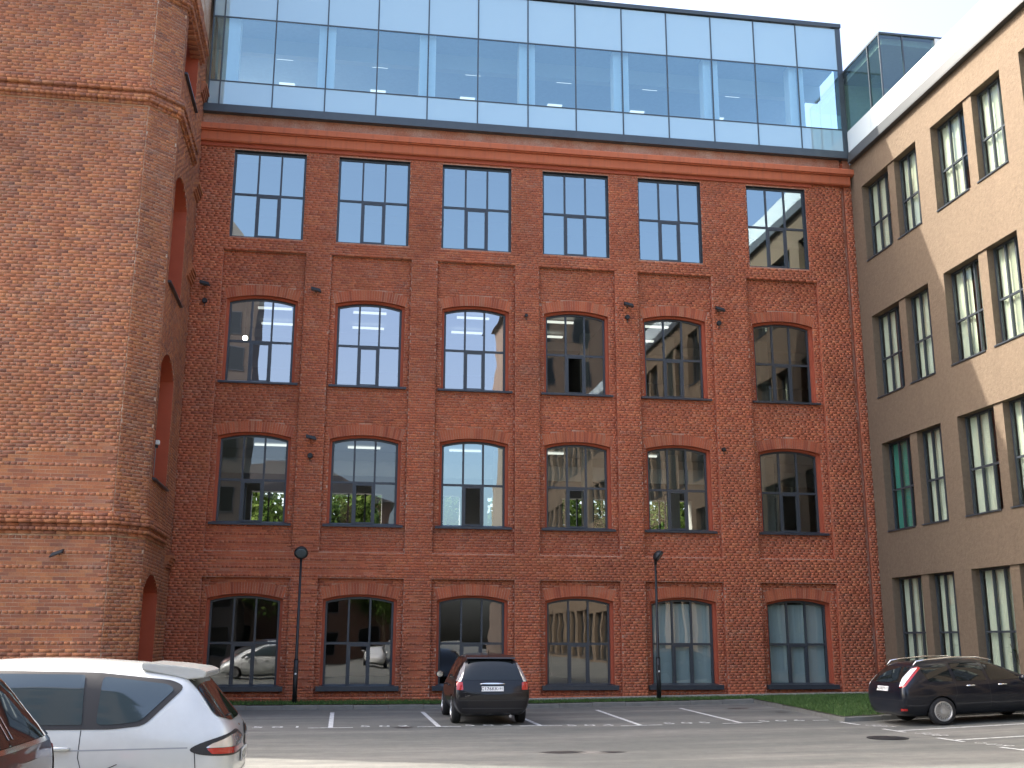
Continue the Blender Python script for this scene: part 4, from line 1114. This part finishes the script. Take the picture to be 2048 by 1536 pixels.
# ---- silver people carrier, near left, rear end in view
def silver_mpv(loc, rotz, label, name='silver_minivan'):
    t = thing(name, label, 'minivan', loc); t.rotation_euler = (0, 0, rotz)
    #      x     zl   zm   zb    zt    wl   wm   wb   wt
    st = [(.00, .34, .56, .80, .90, .62, .74, .70, .60), (.05, .26, .56, .92, 1.03, .74, .86, .82, .66), (.14, .22, .56, .98, 1.13, .80, .915, .87, .66),
          (.30, .20, .56, 1.00, 1.34, .82, .935, .895, .66), (.44, .19, .56, 1.01, 1.52, .83, .940, .90, .655), (.60, .18, .56, 1.015, 1.575, .83, .942, .905, .66),
          (1.0, .18, .56, 1.02, 1.615, .83, .942, .905, .675), (1.6, .18, .56, 1.01, 1.655, .83, .942, .905, .685), (2.2, .18, .56, 1.00, 1.655, .83, .942, .905, .685),
          (2.8, .18, .56, .985, 1.60, .83, .942, .90, .67), (3.3, .18, .56, .97, 1.42, .83, .938, .89, .64), (3.75, .18, .56, .95, 1.10, .83, .93, .87, .66),
          (4.2, .20, .54, .88, .96, .82, .91, .82, .62), (4.6, .24, .50, .74, .82, .74, .82, .72, .55), (4.75, .32, .48, .64, .70, .60, .66, .60, .45)]
    cb = CarBody(st, (.98, 3.83), .365, .44, M_SILVER); obj('body', cb.me, t, local=True)
    for sg in (1, -1):
        for wx in (.98, 3.83): wheel(t, wx, sg * .80, .325, sg, 10, .225)
        # glass area with black surround: quarter window, rear door window, front door window
        cb.side('window_surround', round_poly([(.50, 1.395), (.62, 1.455), (1.30, 1.525), (2.2, 1.545), (2.75, 1.50), (3.55, 1.06), (3.5, 1.03), (2.2, 1.035), (1.10, 1.035), (.82, 1.065)], .07), sg, M_TRIM, t, lift=.004)
        cb.side('side_window', round_poly([(.59, 1.375), (.66, 1.42), (1.24, 1.49), (1.24, 1.075), (1.08, 1.075), (.86, 1.10)], .045), sg, M_CARGL2, t, lift=.008)
        cb.side('side_window', round_poly([(1.40, 1.50), (1.45, 1.505), (2.16, 1.515), (2.16, 1.075), (1.36, 1.075)], .02), sg, M_CARGL2, t, lift=.008)
        cb.side('side_window', round_poly([(2.26, 1.515), (2.72, 1.465), (3.40, 1.08), (2.26, 1.075)], .02), sg, M_CARGL2, t, lift=.008)
        for pts in ([(1.36, 1.03), (1.36, .80), (1.30, .62), (1.02, .74)], [(2.21, 1.035), (2.20, .30)], [(3.45, 1.0), (3.50, .40)], [(.36, .86), (.33, .60), (.30, .40)]):
            cb.side('panel_gap', band_poly(pts, .008), sg, M_TRIM, t, lift=.0015, grid=.05)
        cb.side('crease_shade_line', band_poly([(.42, .872), (1.3, .860), (2.6, .852), (3.6, .845)], .012), sg, M_TRIM if False else simple('crease_shade_%d' % len(MATS), (.30, .33, .36), .5), t, lift=.0015, grid=.08)  # shade along the side crease, painted on as a darker grey band
        cb.side('wheel_arch_lip', band_poly([(.98 + .385 * math.cos(a), .325 + .385 * math.sin(a)) for a in np.linspace(.1, math.pi - .1, 14)], .03), sg, M_SILVER, t, lift=.008)
        handle(t, cb, 1.55, .875, sg, M_SILVER); handle(t, cb, 2.55, .865, sg, M_SILVER)
        # tail lamp, wrapping the corner: clear half above, red half below
        out = curve_poly([(-.52, .905), (-.30, .995), (-.06, .99), (.20, .925), (.32, .855), (.21, .805), (-.1, .795), (-.45, .798)], 4)
        cb.oblique('tail_lamp', out, sg, M_TRIM, t, ang=50, lift=.004, grid=.05)
        cb.oblique('clear_lens', round_poly([(-.48, .900), (-.27, .972), (-.06, .968), (.15, .905), (.21, .868), (-.48, .868)], .02), sg, M_CLRL, t, ang=50, lift=.010, grid=.05)
        cb.oblique('red_lens', round_poly([(-.48, .864), (.20, .864), (.16, .815), (-.1, .812), (-.46, .812)], .015), sg, M_REDL, t, ang=50, lift=.010, grid=.05)
        ellipsoid('wing_mirror', (3.25, sg * 1.03, 1.06), (.09, .11, .075), M_SILVER, t)
    cb.rear('rear_window', round_poly([(-.62, 1.485), (.62, 1.485), (.74, 1.13), (.40, 1.075), (-.40, 1.075), (-.74, 1.13)], .06), M_CARGL, t, lift=.006)
    m = MB(); m.prism([(.34, 1.475), (.325, 1.525), (.40, 1.558), (.62, 1.588), (.92, 1.612), (.92, 1.55), (.50, 1.46)], -.635, .635, lambda u, w, d: (u, d, w)); o = m.build('roof_spoiler', M_SILVER, None, bevel=.01); o.parent = t
    m = MB(); m.tube([(.18, -.02, 1.10), (.12, .2, 1.12), (.13, .45, 1.13)], .010, 6); o = m.build('rear_wiper', M_TRIM, None); o.parent = t
    ellipsoid('badge', (.055, 0, .99), (.012, .075, .032), M_CHROME, t)
    rear_plate(t, .005, .74, ('E402OH', '197'), cb=cb)
    cb.rear('panel_gap', band_poly([(-.75, .60), (.75, .60)], .01), M_TRIM, t, lift=.002)
    return t
silver_mpv((-.86, -22.47, gz(-2, -22.5)), math.pi, 'silver people carrier parked with its red and clear tail lamp nearest the camera')

# ---- maroon car at the left edge, nearer still
def maroon_suv(loc, rotz, label):
    t = thing('maroon_hatchback', label, 'car', loc); t.rotation_euler = (0, 0, rotz); t.scale = (1.0, 1.0, 1.03)
    st = [(.00, .40, .62, .86, .98, .60, .72, .70, .60), (.05, .32, .62, .98, 1.10, .72, .83, .80, .66), (.16, .28, .62, 1.01, 1.22, .78, .87, .84, .64),
          (.30, .26, .62, 1.02, 1.40, .80, .885, .855, .62), (.42, .25, .62, 1.02, 1.545, .80, .89, .86, .60), (.62, .24, .62, 1.02, 1.59, .80, .89, .86, .605),
          (1.4, .24, .62, 1.01, 1.62, .80, .89, .86, .62), (2.2, .24, .62, .99, 1.60, .80, .89, .86, .62), (2.8, .24, .62, .98, 1.44, .80, .89, .85, .60),
          (3.3, .24, .60, .96, 1.08, .80, .88, .82, .62), (3.8, .26, .56, .86, .94, .76, .85, .76, .58), (4.1, .34, .52, .70, .76, .62, .70, .62, .48)]
    cb = CarBody(st, (.85, 3.35), .36, .42, M_MAROON); obj('body', cb.me, t, local=True)
    for sg in (1, -1):
        for wx in (.85, 3.35): wheel(t, wx, sg * .76, .32, sg, 7, .21)
        cb.side('side_window', round_poly([(.60, 1.50), (1.40, 1.53), (1.42, 1.06), (.66, 1.07)], .05), sg, M_CARGL, t, lift=.006)
        cb.side('side_window', round_poly([(1.50, 1.53), (2.15, 1.52), (2.75, 1.38), (3.15, 1.07), (1.50, 1.06)], .04), sg, M_CARGL, t, lift=.006)
        cb.side('panel_gap', band_poly([(1.46, 1.05), (1.45, .4)], .008), sg, M_TRIM, t, lift=.0015)
        cb.oblique('tail_lamp', round_poly([(-.16, 1.02), (.14, 1.02), (.14, .78), (-.10, .78)], .03), sg, M_REDL, t, ang=40, lift=.006)
        handle(t, cb, 1.68, .90, sg, M_MAROON)
    P = [(-.60, 1.475), (.60, 1.475), (.71, 1.085), (-.71, 1.085)]
    cb.rear('rear_window_trim', round_poly([(-.63, 1.505), (.63, 1.505), (.745, 1.055), (-.745, 1.055)], .07), M_CHROME, t, lift=.004)
    cb.rear('rear_window', round_poly(P, .06), M_CARGL, t, lift=.009)
    for y in (.18, .26): 
        cb.rear('pale_window_line', band_poly([(y - .08, 1.44), (y + .06, 1.12)], .02), M_CLRL, t, lift=.012)  # two pale slanted bands laid over the rear glass
    rear_plate(t, -.005, .78, ('H215TP', '99'), cb=cb)
    return t
maroon_suv((-1.93, -26.15, gz(-2, -26.2)), math.pi, 'dark maroon hatchback cut by the left picture edge, chrome edged rear window')

# ---- black minivan, parked nose to the factory
def black_minivan(loc, rotz, label):
    t = thing('black_minivan', label, 'minivan', loc); t.rotation_euler = (0, 0, rotz)
    st = [(.00, .30, .50, .62, .70, .64, .74, .72, .60), (.04, .24, .52, .80, .90, .74, .855, .83, .68), (.10, .22, .54, .95, 1.06, .78, .885, .86, .68),
          (.20, .21, .56, .99, 1.22, .80, .893, .865, .66), (.36, .20, .56, 1.00, 1.44, .81, .897, .87, .63), (.50, .20, .56, 1.00, 1.535, .81, .897, .87, .615), (.75, .20, .56, 1.00, 1.575, .81, .897, .87, .62),
          (1.4, .20, .56, .995, 1.625, .81, .897, .87, .63), (2.1, .20, .56, .98, 1.64, .81, .897, .87, .635), (2.8, .20, .56, .965, 1.56, .81, .895, .865, .62),
          (3.3, .20, .56, .95, 1.36, .81, .89, .85, .58), (3.85, .20, .55, .92, 1.02, .80, .88, .82, .60), (4.35, .22, .52, .80, .87, .77, .84, .74, .56), (4.65, .28, .48, .64, .70, .62, .70, .62, .46)]
    cb = CarBody(st, (.98, 3.81), .36, .42, M_BLACKP); obj('body', cb.me, t, local=True)
    for sg in (1, -1):
        for wx in (.98, 3.81): wheel(t, wx, sg * .785, .325, sg, 9, .22)
        cb.side('side_window', round_poly([(.62, 1.43), (1.38, 1.515), (1.38, 1.05), (.90, 1.06)], .05), sg, M_CARGL, t, lift=.005)
        cb.side('side_window', round_poly([(1.46, 1.52), (2.20, 1.54), (2.20, 1.04), (1.46, 1.045)], .03), sg, M_CARGL, t, lift=.005)
        cb.side('side_window', round_poly([(2.28, 1.54), (2.80, 1.47), (3.55, 1.03), (2.28, 1.035)], .03), sg, M_CARGL, t, lift=.005)
        for pts in ([(1.42, 1.03), (1.42, .45)], [(2.24, 1.03), (2.24, .35)], [(3.5, .98), (3.5, .40)]): cb.side('panel_gap', band_poly(pts, .008), sg, M_TRIM, t, lift=.0015)
        handle(t, cb, 1.62, .86, sg, M_BLACKP); handle(t, cb, 2.6, .86, sg, M_BLACKP)
        # tall tail lamps: clear strip up the pillar, red block at its foot
        cb.rear('tail_lamp', round_poly([(sg * .835, .80), (sg * .69, .80), (sg * .70, .97), (sg * .845, .985)], .02), M_REDL, t, lift=.010, grid=.05)
        cb.rear('clear_lens', round_poly([(sg * .845, .99), (sg * .735, .985), (sg * .66, 1.20), (sg * .595, 1.40), (sg * .625, 1.41), (sg * .745, 1.22)], .015), M_CLRL, t, lift=.010, grid=.05)
        ellipsoid('wing_mirror', (3.25, sg * 1.00, 1.07), (.075, .115, .085), M_TRIM, t)
        h = MB(); h.lathe([(.072, 0), (.07, .004)], 14, lambda a, b, c, sg=sg: (3.17 - c, sg * 1.01 + a * 1.15, 1.07 + b)); o = h.build('mirror_glass', M_CHROME, None); o.parent = t
    cb.rear('rear_window', round_poly([(-.585, 1.455), (.585, 1.455), (.69, 1.02), (-.69, 1.02)], .05), M_CARGL, t, lift=.006)
    m = MB(); m.prism([(.36, 1.50), (.40, 1.535), (.75, 1.59), (.75, 1.56), (.45, 1.49)], -.585, .585, lambda u, w, d: (u, d, w)); o = m.build('roof_spoiler', M_BLACKP, None, bevel=.008); o.parent = t
    m = MB(); n = 12
    for i in range(n):
        def P(q): y = -.30 + .60 * q / n; return y, .022 * (1 - (2 * q / n - 1) ** 4) + .004
        (ya, ha), (yb, hb) = P(i), P(i + 1)
        x = .05; z = .935
        m.add([(x, ya, z - ha * .7), (x, yb, z - hb * .7), (x - .03, yb, z), (x - .03, ya, z), (x + .02, ya, z + ha), (x + .02, yb, z + hb)], [(0, 1, 2, 3), (3, 2, 5, 4)])
    o = m.build('chrome_bar', M_CHROME, None, True); o.parent = t
    rear_plate(t, .035, .825, ('C176KK', '197'), cb=cb)
    rot = Matrix(((0, 0, -1, 0), (-1, 0, 0, 0), (0, 1, 0, 0), (0, 0, 0, 1)))
    flat_text('badge_lettering', 'GRANDIS', (.050, .50, .83), .062, rot, M_CHROME, t, spacing=1.15); ellipsoid('badge', (.13, -.52, 1.02), (.01, .045, .022), M_CHROME, t)
    cb.rear('bumper_line', band_poly([(-.80, .56), (.80, .56)], .012), M_TRIM, t, lift=.003)
    cb.rear('bumper_trim', band_poly([(-.72, .385), (.72, .385)], .022), M_CLRL if False else M_TRIM, t, lift=.006)
    cb.rear('panel_gap', band_poly([(-.70, .745), (.70, .745)], .010), M_TRIM, t, lift=.003)
    m = MB(); m.tube([(.30, -.42, .22), (.02, -.42, .21)], .035, 10); o = m.build('exhaust_pipe', M_CHROME, None); o.parent = t
    m = MB(); m.tube([(1.0, 0, 1.61), (.9, 0, 1.70)], .008, 6); o = m.build('aerial', M_TRIM, None); o.parent = t
    return t
black_minivan((3.70, -7.98, gz(3.7)), R(90) - R(1.2), 'black minivan seen from behind, parked nose to the factory wall')

# ---- blue-black estate car at the right
def estate(loc, rot, label, name='black_estate_car', mat=None):
    mat = mat or M_NAVYP
    t = thing(name, label, 'estate car', loc); t.rotation_euler = rot; t.scale = (.97, .97, .945)
    st = [(.00, .32, .52, .70, .76, .60, .72, .68, .58), (.05, .26, .54, .84, .93, .72, .84, .80, .66), (.11, .23, .55, .92, 1.03, .78, .885, .84, .66),
          (.22, .21, .56, .945, 1.15, .80, .905, .86, .64), (.38, .20, .56, .955, 1.33, .81, .915, .87, .615), (.50, .19, .56, .96, 1.415, .81, .918, .875, .60), (.70, .19, .56, .96, 1.445, .81, .918, .875, .605),
          (1.4, .19, .56, .95, 1.485, .81, .918, .875, .62), (2.1, .19, .56, .94, 1.475, .81, .918, .87, .62), (2.6, .19, .56, .93, 1.38, .81, .915, .865, .60),
          (3.1, .19, .55, .92, 1.14, .81, .91, .85, .60), (3.45, .19, .55, .91, .985, .80, .90, .82, .62), (4.0, .20, .52, .80, .87, .78, .86, .74, .56), (4.35, .26, .48, .64, .70, .64, .72, .62, .46), (4.47, .34, .46, .56, .60, .50, .56, .50, .38)]
    cb = CarBody(st, (.97, 3.61), .355, .42, mat); obj('body', cb.me, t, local=True)
    for sg in (1, -1):
        for wx in (.97, 3.61): wheel(t, wx, sg * .80, .318, sg, 20, .222)
        cb.side('side_window', round_poly([(.62, 1.30), (1.30, 1.385), (1.32, .985), (.72, .995)], .05), sg, M_CARGL, t, lift=.005)
        cb.side('side_window', round_poly([(1.38, 1.39), (2.10, 1.385), (2.16, .975), (1.40, .98)], .04), sg, M_CARGL, t, lift=.005)
        cb.side('side_window', round_poly([(2.20, 1.38), (2.50, 1.325), (3.10, .99), (3.08, .965), (2.24, .97)], .04), sg, M_CARGL, t, lift=.005)
        for pts in ([(1.36, .97), (1.36, .70), (1.28, .55)], [(2.19, .96), (2.19, .32)], [(3.15, .93), (3.2, .38)]): cb.side('panel_gap', band_poly(pts, .008), sg, M_TRIM, t, lift=.0015)
        cb.side('wheel_arch_lip', band_poly([(.97 + .375 * math.cos(a), .318 + .375 * math.sin(a)) for a in np.linspace(.1, math.pi - .1, 14)], .025), sg, mat, t, lift=.008)
        handle(t, cb, 1.72, .87, sg, M_CHROME); handle(t, cb, 2.52, .865, sg, M_CHROME)
        # tall lamps on the rear pillar: clear strip with red edge
        cb.oblique('tail_lamp', round_poly([(-.09, .88), (.06, .90), (.33, 1.31), (.26, 1.34), (.15, 1.30), (-.02, 1.10)], .03), sg, M_REDL, t, ang=48, lift=.006, grid=.05)
        cb.oblique('clear_lens', round_poly([(-.085, .90), (.005, .915), (.265, 1.31), (.15, 1.29), (-.025, 1.09)], .02), sg, M_PLATE, t, ang=48, lift=.013, grid=.05)
        cb.oblique('reflector', round_poly([(-.10, .36), (.05, .36), (.05, .41), (-.10, .41)], .01), sg, M_REDL, t, ang=48, lift=.008)
        m = MB(); m.tube([(.50, sg * .60, 1.36), (.60, sg * .60, 1.455), (.85, sg * .605, 1.487), (1.5, sg * .615, 1.52), (2.1, sg * .615, 1.50), (2.42, sg * .61, 1.44), (2.5, sg * .605, 1.395)], [.014, .020, .022, .022, .020, .016, .010], 8)
        o = m.build('roof_rail', M_CHROME, None, True); o.parent = t
        ellipsoid('wing_mirror', (2.98, sg * 1.0, 1.0), (.07, .11, .075), mat, t)
    cb.rear('rear_window', round_poly([(-.57, 1.335), (.57, 1.335), (.67, 1.02), (.5, .985), (-.5, .985), (-.67, 1.02)], .05), M_CARGL, t, lift=.006)
    rear_plate(t, .045, .845, ('A038EM', '177'), cb=cb)
    ellipsoid('badge', (.13, 0, .955), (.012, .07, .03), M_CHROME, t)
    cb.rear('bumper_line', band_poly([(-.82, .60), (.82, .60)], .012), M_TRIM, t, lift=.003)
    return t
TILT = -math.atan(.04)
estate((12.42, -10.05, gz(12.42)), (0, TILT, 0), 'blue-black estate car with silver roof rails parked beside the lawn corner')

# ================================================================== STREET LAMPS
def street_lamp(x, y, az, label):
    z0 = lawn_z(x, y) - .03
    t = thing('street_lamp', label, 'street lamp', (x, y, z0), 'garden lamps along the factory lawn')
    m = MB(); m.tube([(x, y, z0), (x, y, z0 + 1.25)], .068, 14); m.build('pole_base', M_DARK, t, True)
    m = MB(); m.tube([(x, y, z0 + 1.25), (x, y, z0 + 1.30), (x, y, z0 + 4.15)], [.066, .048, .034], 14); m.build('pole', M_DARK, t, True)
    m = MB(); m.box(x - .04, x + .04, y - .072, y - .066, z0 + .72, z0 + 1.05); m.build('service_door', M_TRIM, t)
    m = MB(); m.lathe([(.05, 0), (.03, .004)], 12, lambda a, b, c: (x + a * .7, y - .07 - c, z0 + .86 + b * .7)); m.build('white_tag', M_PLATE, t)
    hd = Vector((math.sin(az), -math.cos(az), 0)); f = (hd * .80 + Vector((0, 0, -.60))).normalized()   # lamp face direction, tilted down
    up = Vector((0, 0, 1)); rx = f.cross(up).normalized(); uy = rx.cross(f)
    c = Vector((x, y, z0 + 4.36)) + hd * .10
    F = lambda a, b, h: tuple(c + rx * a + uy * b + f * h)
    m = MB(); m.lathe([(.03, -.15), (.11, -.13), (.17, -.08), (.20, 0), (.205, .05), (.185, .06)], 24, F); m.build('lamp_head', M_DARK, t, True)
    m = MB(); m.lathe([(.172, .062), (.14, .072), (.05, .078)], 24, F); m.build('lamp_lens', M_LAMPGL, t, True)
    m = MB(); m.tube([(x, y, z0 + 4.10), (x, y, z0 + 4.22), tuple(c - f * .08 + Vector((0, 0, -.08)))], [.04, .045, .06], 10); m.build('neck', M_DARK, t, True)
street_lamp(-1.09, -.80, R(-2), 'slim dark street lamp between the first two ground floor windows, round head facing us')
street_lamp(9.86, -.80, R(62), 'slim dark street lamp before the fifth ground floor window, its round head turned right')

# ================================================================== SMALL FIXTURES ON THE WALLS
def flood(x, y, z, label, n=Vector((0, -1, 0)), tilt=12):
    t = thing('wall_floodlight', label, 'floodlight', (x, y, z), 'small floodlights on the brick walls')
    m = MB(); m.box(x - .035, x + .035, y - .14, y + .004, z - .03, z + .03); m.build('bracket', M_DARK, t)
    b = MB(); c, s = math.cos(R(tilt)), math.sin(R(tilt))
    P = [(-.17, -.28, -.055), (.17, -.28, -.055), (.17, -.12, -.055), (-.17, -.12, -.055), (-.15, -.26, .06), (.15, -.26, .06), (.15, -.13, .06), (-.15, -.13, .06)]
    b.add([(x + u * c - w * s, y + v, z + u * -s * 1.0 + w * c) for u, v, w in P], [(0, 3, 2, 1), (4, 5, 6, 7), (0, 1, 5, 4), (1, 2, 6, 5), (2, 3, 7, 6), (3, 0, 4, 7)])
    b.build('housing', M_TRIM, t, bevel=.012)
    g_ = MB(); g_.add([(x + u * c - w * s, y + v, z - u * s + w * c) for u, v, w in ((-.15, -.26, -.058), (.15, -.26, -.058), (.15, -.14, -.058), (-.15, -.14, -.058))], [(0, 1, 2, 3)]); g_.build('lens', M_LAMPGL, t)
def jbox(x, y, z, label, r=.085):
    t = thing('junction_box', label, 'junction box', (x, y, z), 'round cable boxes on the brick pilasters')
    m = MB(); m.lathe([(r, 0), (r, .07), (r * .85, .09)], 12, lambda a, b, c: (x + a, y - c, z + b)); m.build('case', M_DARK, t)
    m = MB(); m.tube([(x, y - .03, z - r + .01), (x, y - .03, z - r - .10)], .014, 6); m.build('cable_stub', M_TRIM, t)
flood(-4.53, 0, 12.98, 'dark floodlight up in the corner between tower and third-floor window')
flood(-1.04, 0, 12.95, 'dark floodlight between the first two third-floor arched windows')
flood(-.98, 0, 8.11, 'dark floodlight between the first two second-floor arched windows')
flood(9.35, 0, 12.99, 'dark floodlight between the fourth and fifth third-floor windows')
flood(12.57, 0, 13.0, 'dark floodlight between the fifth and sixth third-floor windows')
flood(-6.85, -5.5, 4.02, 'dark floodlight on the tower front below the lower ledge', tilt=-22)
jbox(-4.51, 0, 12.45, 'dark cable box under the corner floodlight beside the tower')
jbox(-.99, 0, 7.56, 'dark cable box under the lower floodlight between the first two windows')
jbox(9.34, 0, 12.60, 'dark cable box below the floodlight beside the fifth third-floor window')
jbox(12.57, 0, 12.55, 'dark cable box below the rightmost floodlight on the third floor')
jbox(12.55, 0, 8.17, 'lone dark cable box right of the fifth second-floor window', .07)
jbox(5.87, 0, 12.48, 'lone dark cable box right of the third third-floor window', .06)
cm_ = thing('security_camera', 'small white security camera on the edge of the tower niche', 'camera', (-4.93, -4.24, 7.1))
m = MB(); m.box(-4.96, -4.86, -4.30, -4.16, 7.05, 7.17); m.build('camera_body', M_WHITE, cm_, bevel=.01)
m = MB(); m.box(-4.97, -4.90, -4.27, -4.19, 6.96, 7.047); m.build('camera_bracket', M_TRIM, cm_)
m = MB(); m.tube([(-4.94, -4.30, 6.96), (-4.94, -4.31, 6.2)], .014, 6); m.build('conduit', M_KERB, cm_)

# ================================================================== TREES AND BUILDINGS SEEN THROUGH AND IN THE WINDOWS
def leaf_cloud(seed, n, rad, cz, hgt):
    r_ = np.random.default_rng(seed); ctr = []
    for k in range(26):
        v = r_.normal(size=3); v /= np.linalg.norm(v); ctr.append(v * r_.uniform(.35, .95) * np.array([rad, rad, hgt]) + np.array([0, 0, cz]))
    ctr = np.array(ctr); idx = r_.integers(0, 26, n); c = ctr[idx] + r_.normal(0, rad * .22, (n, 3))
    a = r_.normal(size=(n, 3)); a /= np.linalg.norm(a, axis=1)[:, None]; b = np.cross(a, r_.normal(size=(n, 3))); b /= np.linalg.norm(b, axis=1)[:, None]
    L = r_.uniform(.12, .26, n)[:, None]
    V = np.stack([c - a * L, c + b * L * .5, c + a * L, c - b * L * .5], 1).reshape(-1, 3)
    return V, np.arange(n * 4).reshape(n, 4)
CROWN = [np_mesh('crown', *leaf_cloud(s, 7000, 3.0, 7.2, 3.4), M_LEAF) for s in (3, 4)]
def trunk_mesh():
    m = MB(); m.tube([(0, 0, -.1), (.05, 0, 2), (-.05, .05, 4.2), (.1, 0, 7)], [.26, .2, .15, .05], 10)
    for a in range(6):
        d = Vector((math.cos(a * 1.05), math.sin(a * 1.05), 0)); z = 3.0 + a * .5
        m.tube([(0, 0, z), tuple(d * 1.1 + Vector((0, 0, z + 1.2))), tuple(d * 2.1 + Vector((0, 0, z + 2.2)))], [.09, .06, .02], 6)
    return m.mesh('trunk', M_BARK)
TRUNK = trunk_mesh()
def tree(x, y, s, k, label, group):
    t = thing('leafy_tree', label, 'tree', (x, y, gz(0) - .02), group); t.scale = (s, s, s); t.rotation_euler = (0, 0, k * 1.3)
    a = obj('trunk', TRUNK, t, local=True); b = obj('crown', CROWN[k % 2], t, local=True); b['kind'] = 'stuff'
for k, (x, y, s) in enumerate([(-5, 27, 1.05), (1.0, 30, 1.2), (7, 27, 1.0), (13, 31, 1.25), (19, 28, 1.1)]):
    tree(x, y, s, k, ('leafy tree behind the factory, glimpsed through the first second-floor window', 'tall leafy tree behind the factory, glimpsed through the second second-floor window', 'leafy tree behind the factory, glimpsed through the third second-floor window', 'tall leafy tree behind the factory, glimpsed through the fourth second-floor window', 'leafy tree behind the factory, seen past the fifth second-floor window')[k], 'trees behind the factory')
for k, (x, y, s) in enumerate([(-13, -52, 1.0), (-6.5, -56, 1.15), (4, -60, .9)]):
    tree(x, y, s, k + 1, ('leafy tree across the yard, mirrored in the first ground floor window', 'larger leafy tree across the yard, mirrored beside the first ground floor window', 'smaller leafy tree across the yard, mirrored in the third ground floor window')[k], 'trees across the yard')
def block(name, label, x0, x1, y0, y1, h, mat, rows, cols, hip=4.0):
    t = thing(name, label, 'building', ((x0 + x1) / 2, (y0 + y1) / 2, 0))
    m = MB(); m.box(x0, x1, y0, y1, -.3, h); m.build('wall', mat, t)
    m = MB(); e = .4; cx0, cx1 = x0 + (y1 - y0) * .45, x1 - (y1 - y0) * .45; ym = (y0 + y1) / 2
    if cx1 < cx0: cx0 = cx1 = (x0 + x1) / 2
    m.add([(x0 - e, y0 - e, h), (x1 + e, y0 - e, h), (x1 + e, y1 + e, h), (x0 - e, y1 + e, h), (cx0, ym, h + hip), (cx1, ym, h + hip)], [(0, 1, 5, 4), (1, 2, 5), (2, 3, 4, 5), (3, 0, 4), (3, 2, 1, 0)])
    m.build('roof', M_ROOFT, t)
    for r in range(rows):
        for c in range(cols):
            xc = x0 + (x1 - x0) * (c + .5) / cols; zc = h * (r + .55) / rows; w = (x1 - x0) / cols * .25; hh = h / rows * .30
            f = MB(); f.box(xc - w, xc + w, y1 - .05, y1 + .04, zc - hh, zc + hh); wv = f.build('window', M_FRAME, t)
            g_ = MB(); g_.box(xc - w + .08, xc + w - .08, y1 + .03, y1 + .05, zc - hh + .08, zc + hh - .08); p_ = g_.build('pane', M_CARGL, t); p_.parent = wv; p_.matrix_parent_inverse = Matrix.Identity(4)
block('low_brick_house', 'long dark brick house across the yard with a hipped roof', -30, 4.6, -76, -62, 14.0, simple('old_brick_plain', (.15, .085, .06), .9, var=.2, scale=1.5), 4, 10)
block('dark_tower_house', 'tall narrow dark tower house across the yard, mirrored in the first windows', -17, -7.6, -60, -54, 33, simple('dark_render', (.075, .065, .06), .9, var=.15, scale=.6), 9, 3, 5)
block('tall_brown_block', 'tall brown office block across the yard beyond the tan wing', 17.6, 44, -92, -66, 38, simple('brown_render', (.17, .13, .105), .9, var=.15, scale=.6), 9, 8, 6)
estate((-9.0, -41.5, gz(0, -42)), (0, 0, R(185)), 'pale silver estate car behind us, mirrored in the first ground floor window', 'silver_estate_car', M_SILVER)
estate((3.0, -43.0, gz(0, -42)), (0, 0, R(95)), 'white estate car behind us, mirrored in the third ground floor window', 'white_estate_car', carpaint('white_paint_car', (.72, .73, .72), .1, .3, 1, .1))
# small sunlit shrub beside the silver people carrier
sh = thing('low_shrub', 'low bright green shrub at the bottom edge beside the silver people carrier', 'shrub', (-.55, -21.0, gz(0, -21)))
r2 = np.random.default_rng(21); n = 1500
c = r2.normal(size=(n, 3)); c /= np.linalg.norm(c, axis=1)[:, None]; c *= (r2.uniform(.3, 1, n) ** .5)[:, None]; c *= np.array([.22, .22, .22]); c += np.array([-.62, -21.0, gz(0, -21) + .20])
a = r2.normal(size=(n, 3)); a /= np.linalg.norm(a, axis=1)[:, None]; b = np.cross(a, r2.normal(size=(n, 3))); b /= np.linalg.norm(b, axis=1)[:, None]; L = r2.uniform(.02, .045, n)[:, None]
lm = np_mesh('leaves', np.stack([c - a * L, c + b * L * .5, c + a * L, c - b * L * .5], 1).reshape(-1, 3), np.arange(n * 4).reshape(n, 4), leaf_mat('shrub_leaf', (.10, .17, .03), (.20, .28, .06)))
o = piece('leaves', lm, sh); o['kind'] = 'stuff'
m = MB()
for k in range(7): m.tube([(-.55, -21, gz(0, -21) - .02), (-.55 + .22 * math.cos(k * .9), -21 + .2 * math.sin(k * .9), gz(0, -21) + .4)], .01, 5)
m.build('stems', M_BARK, sh)
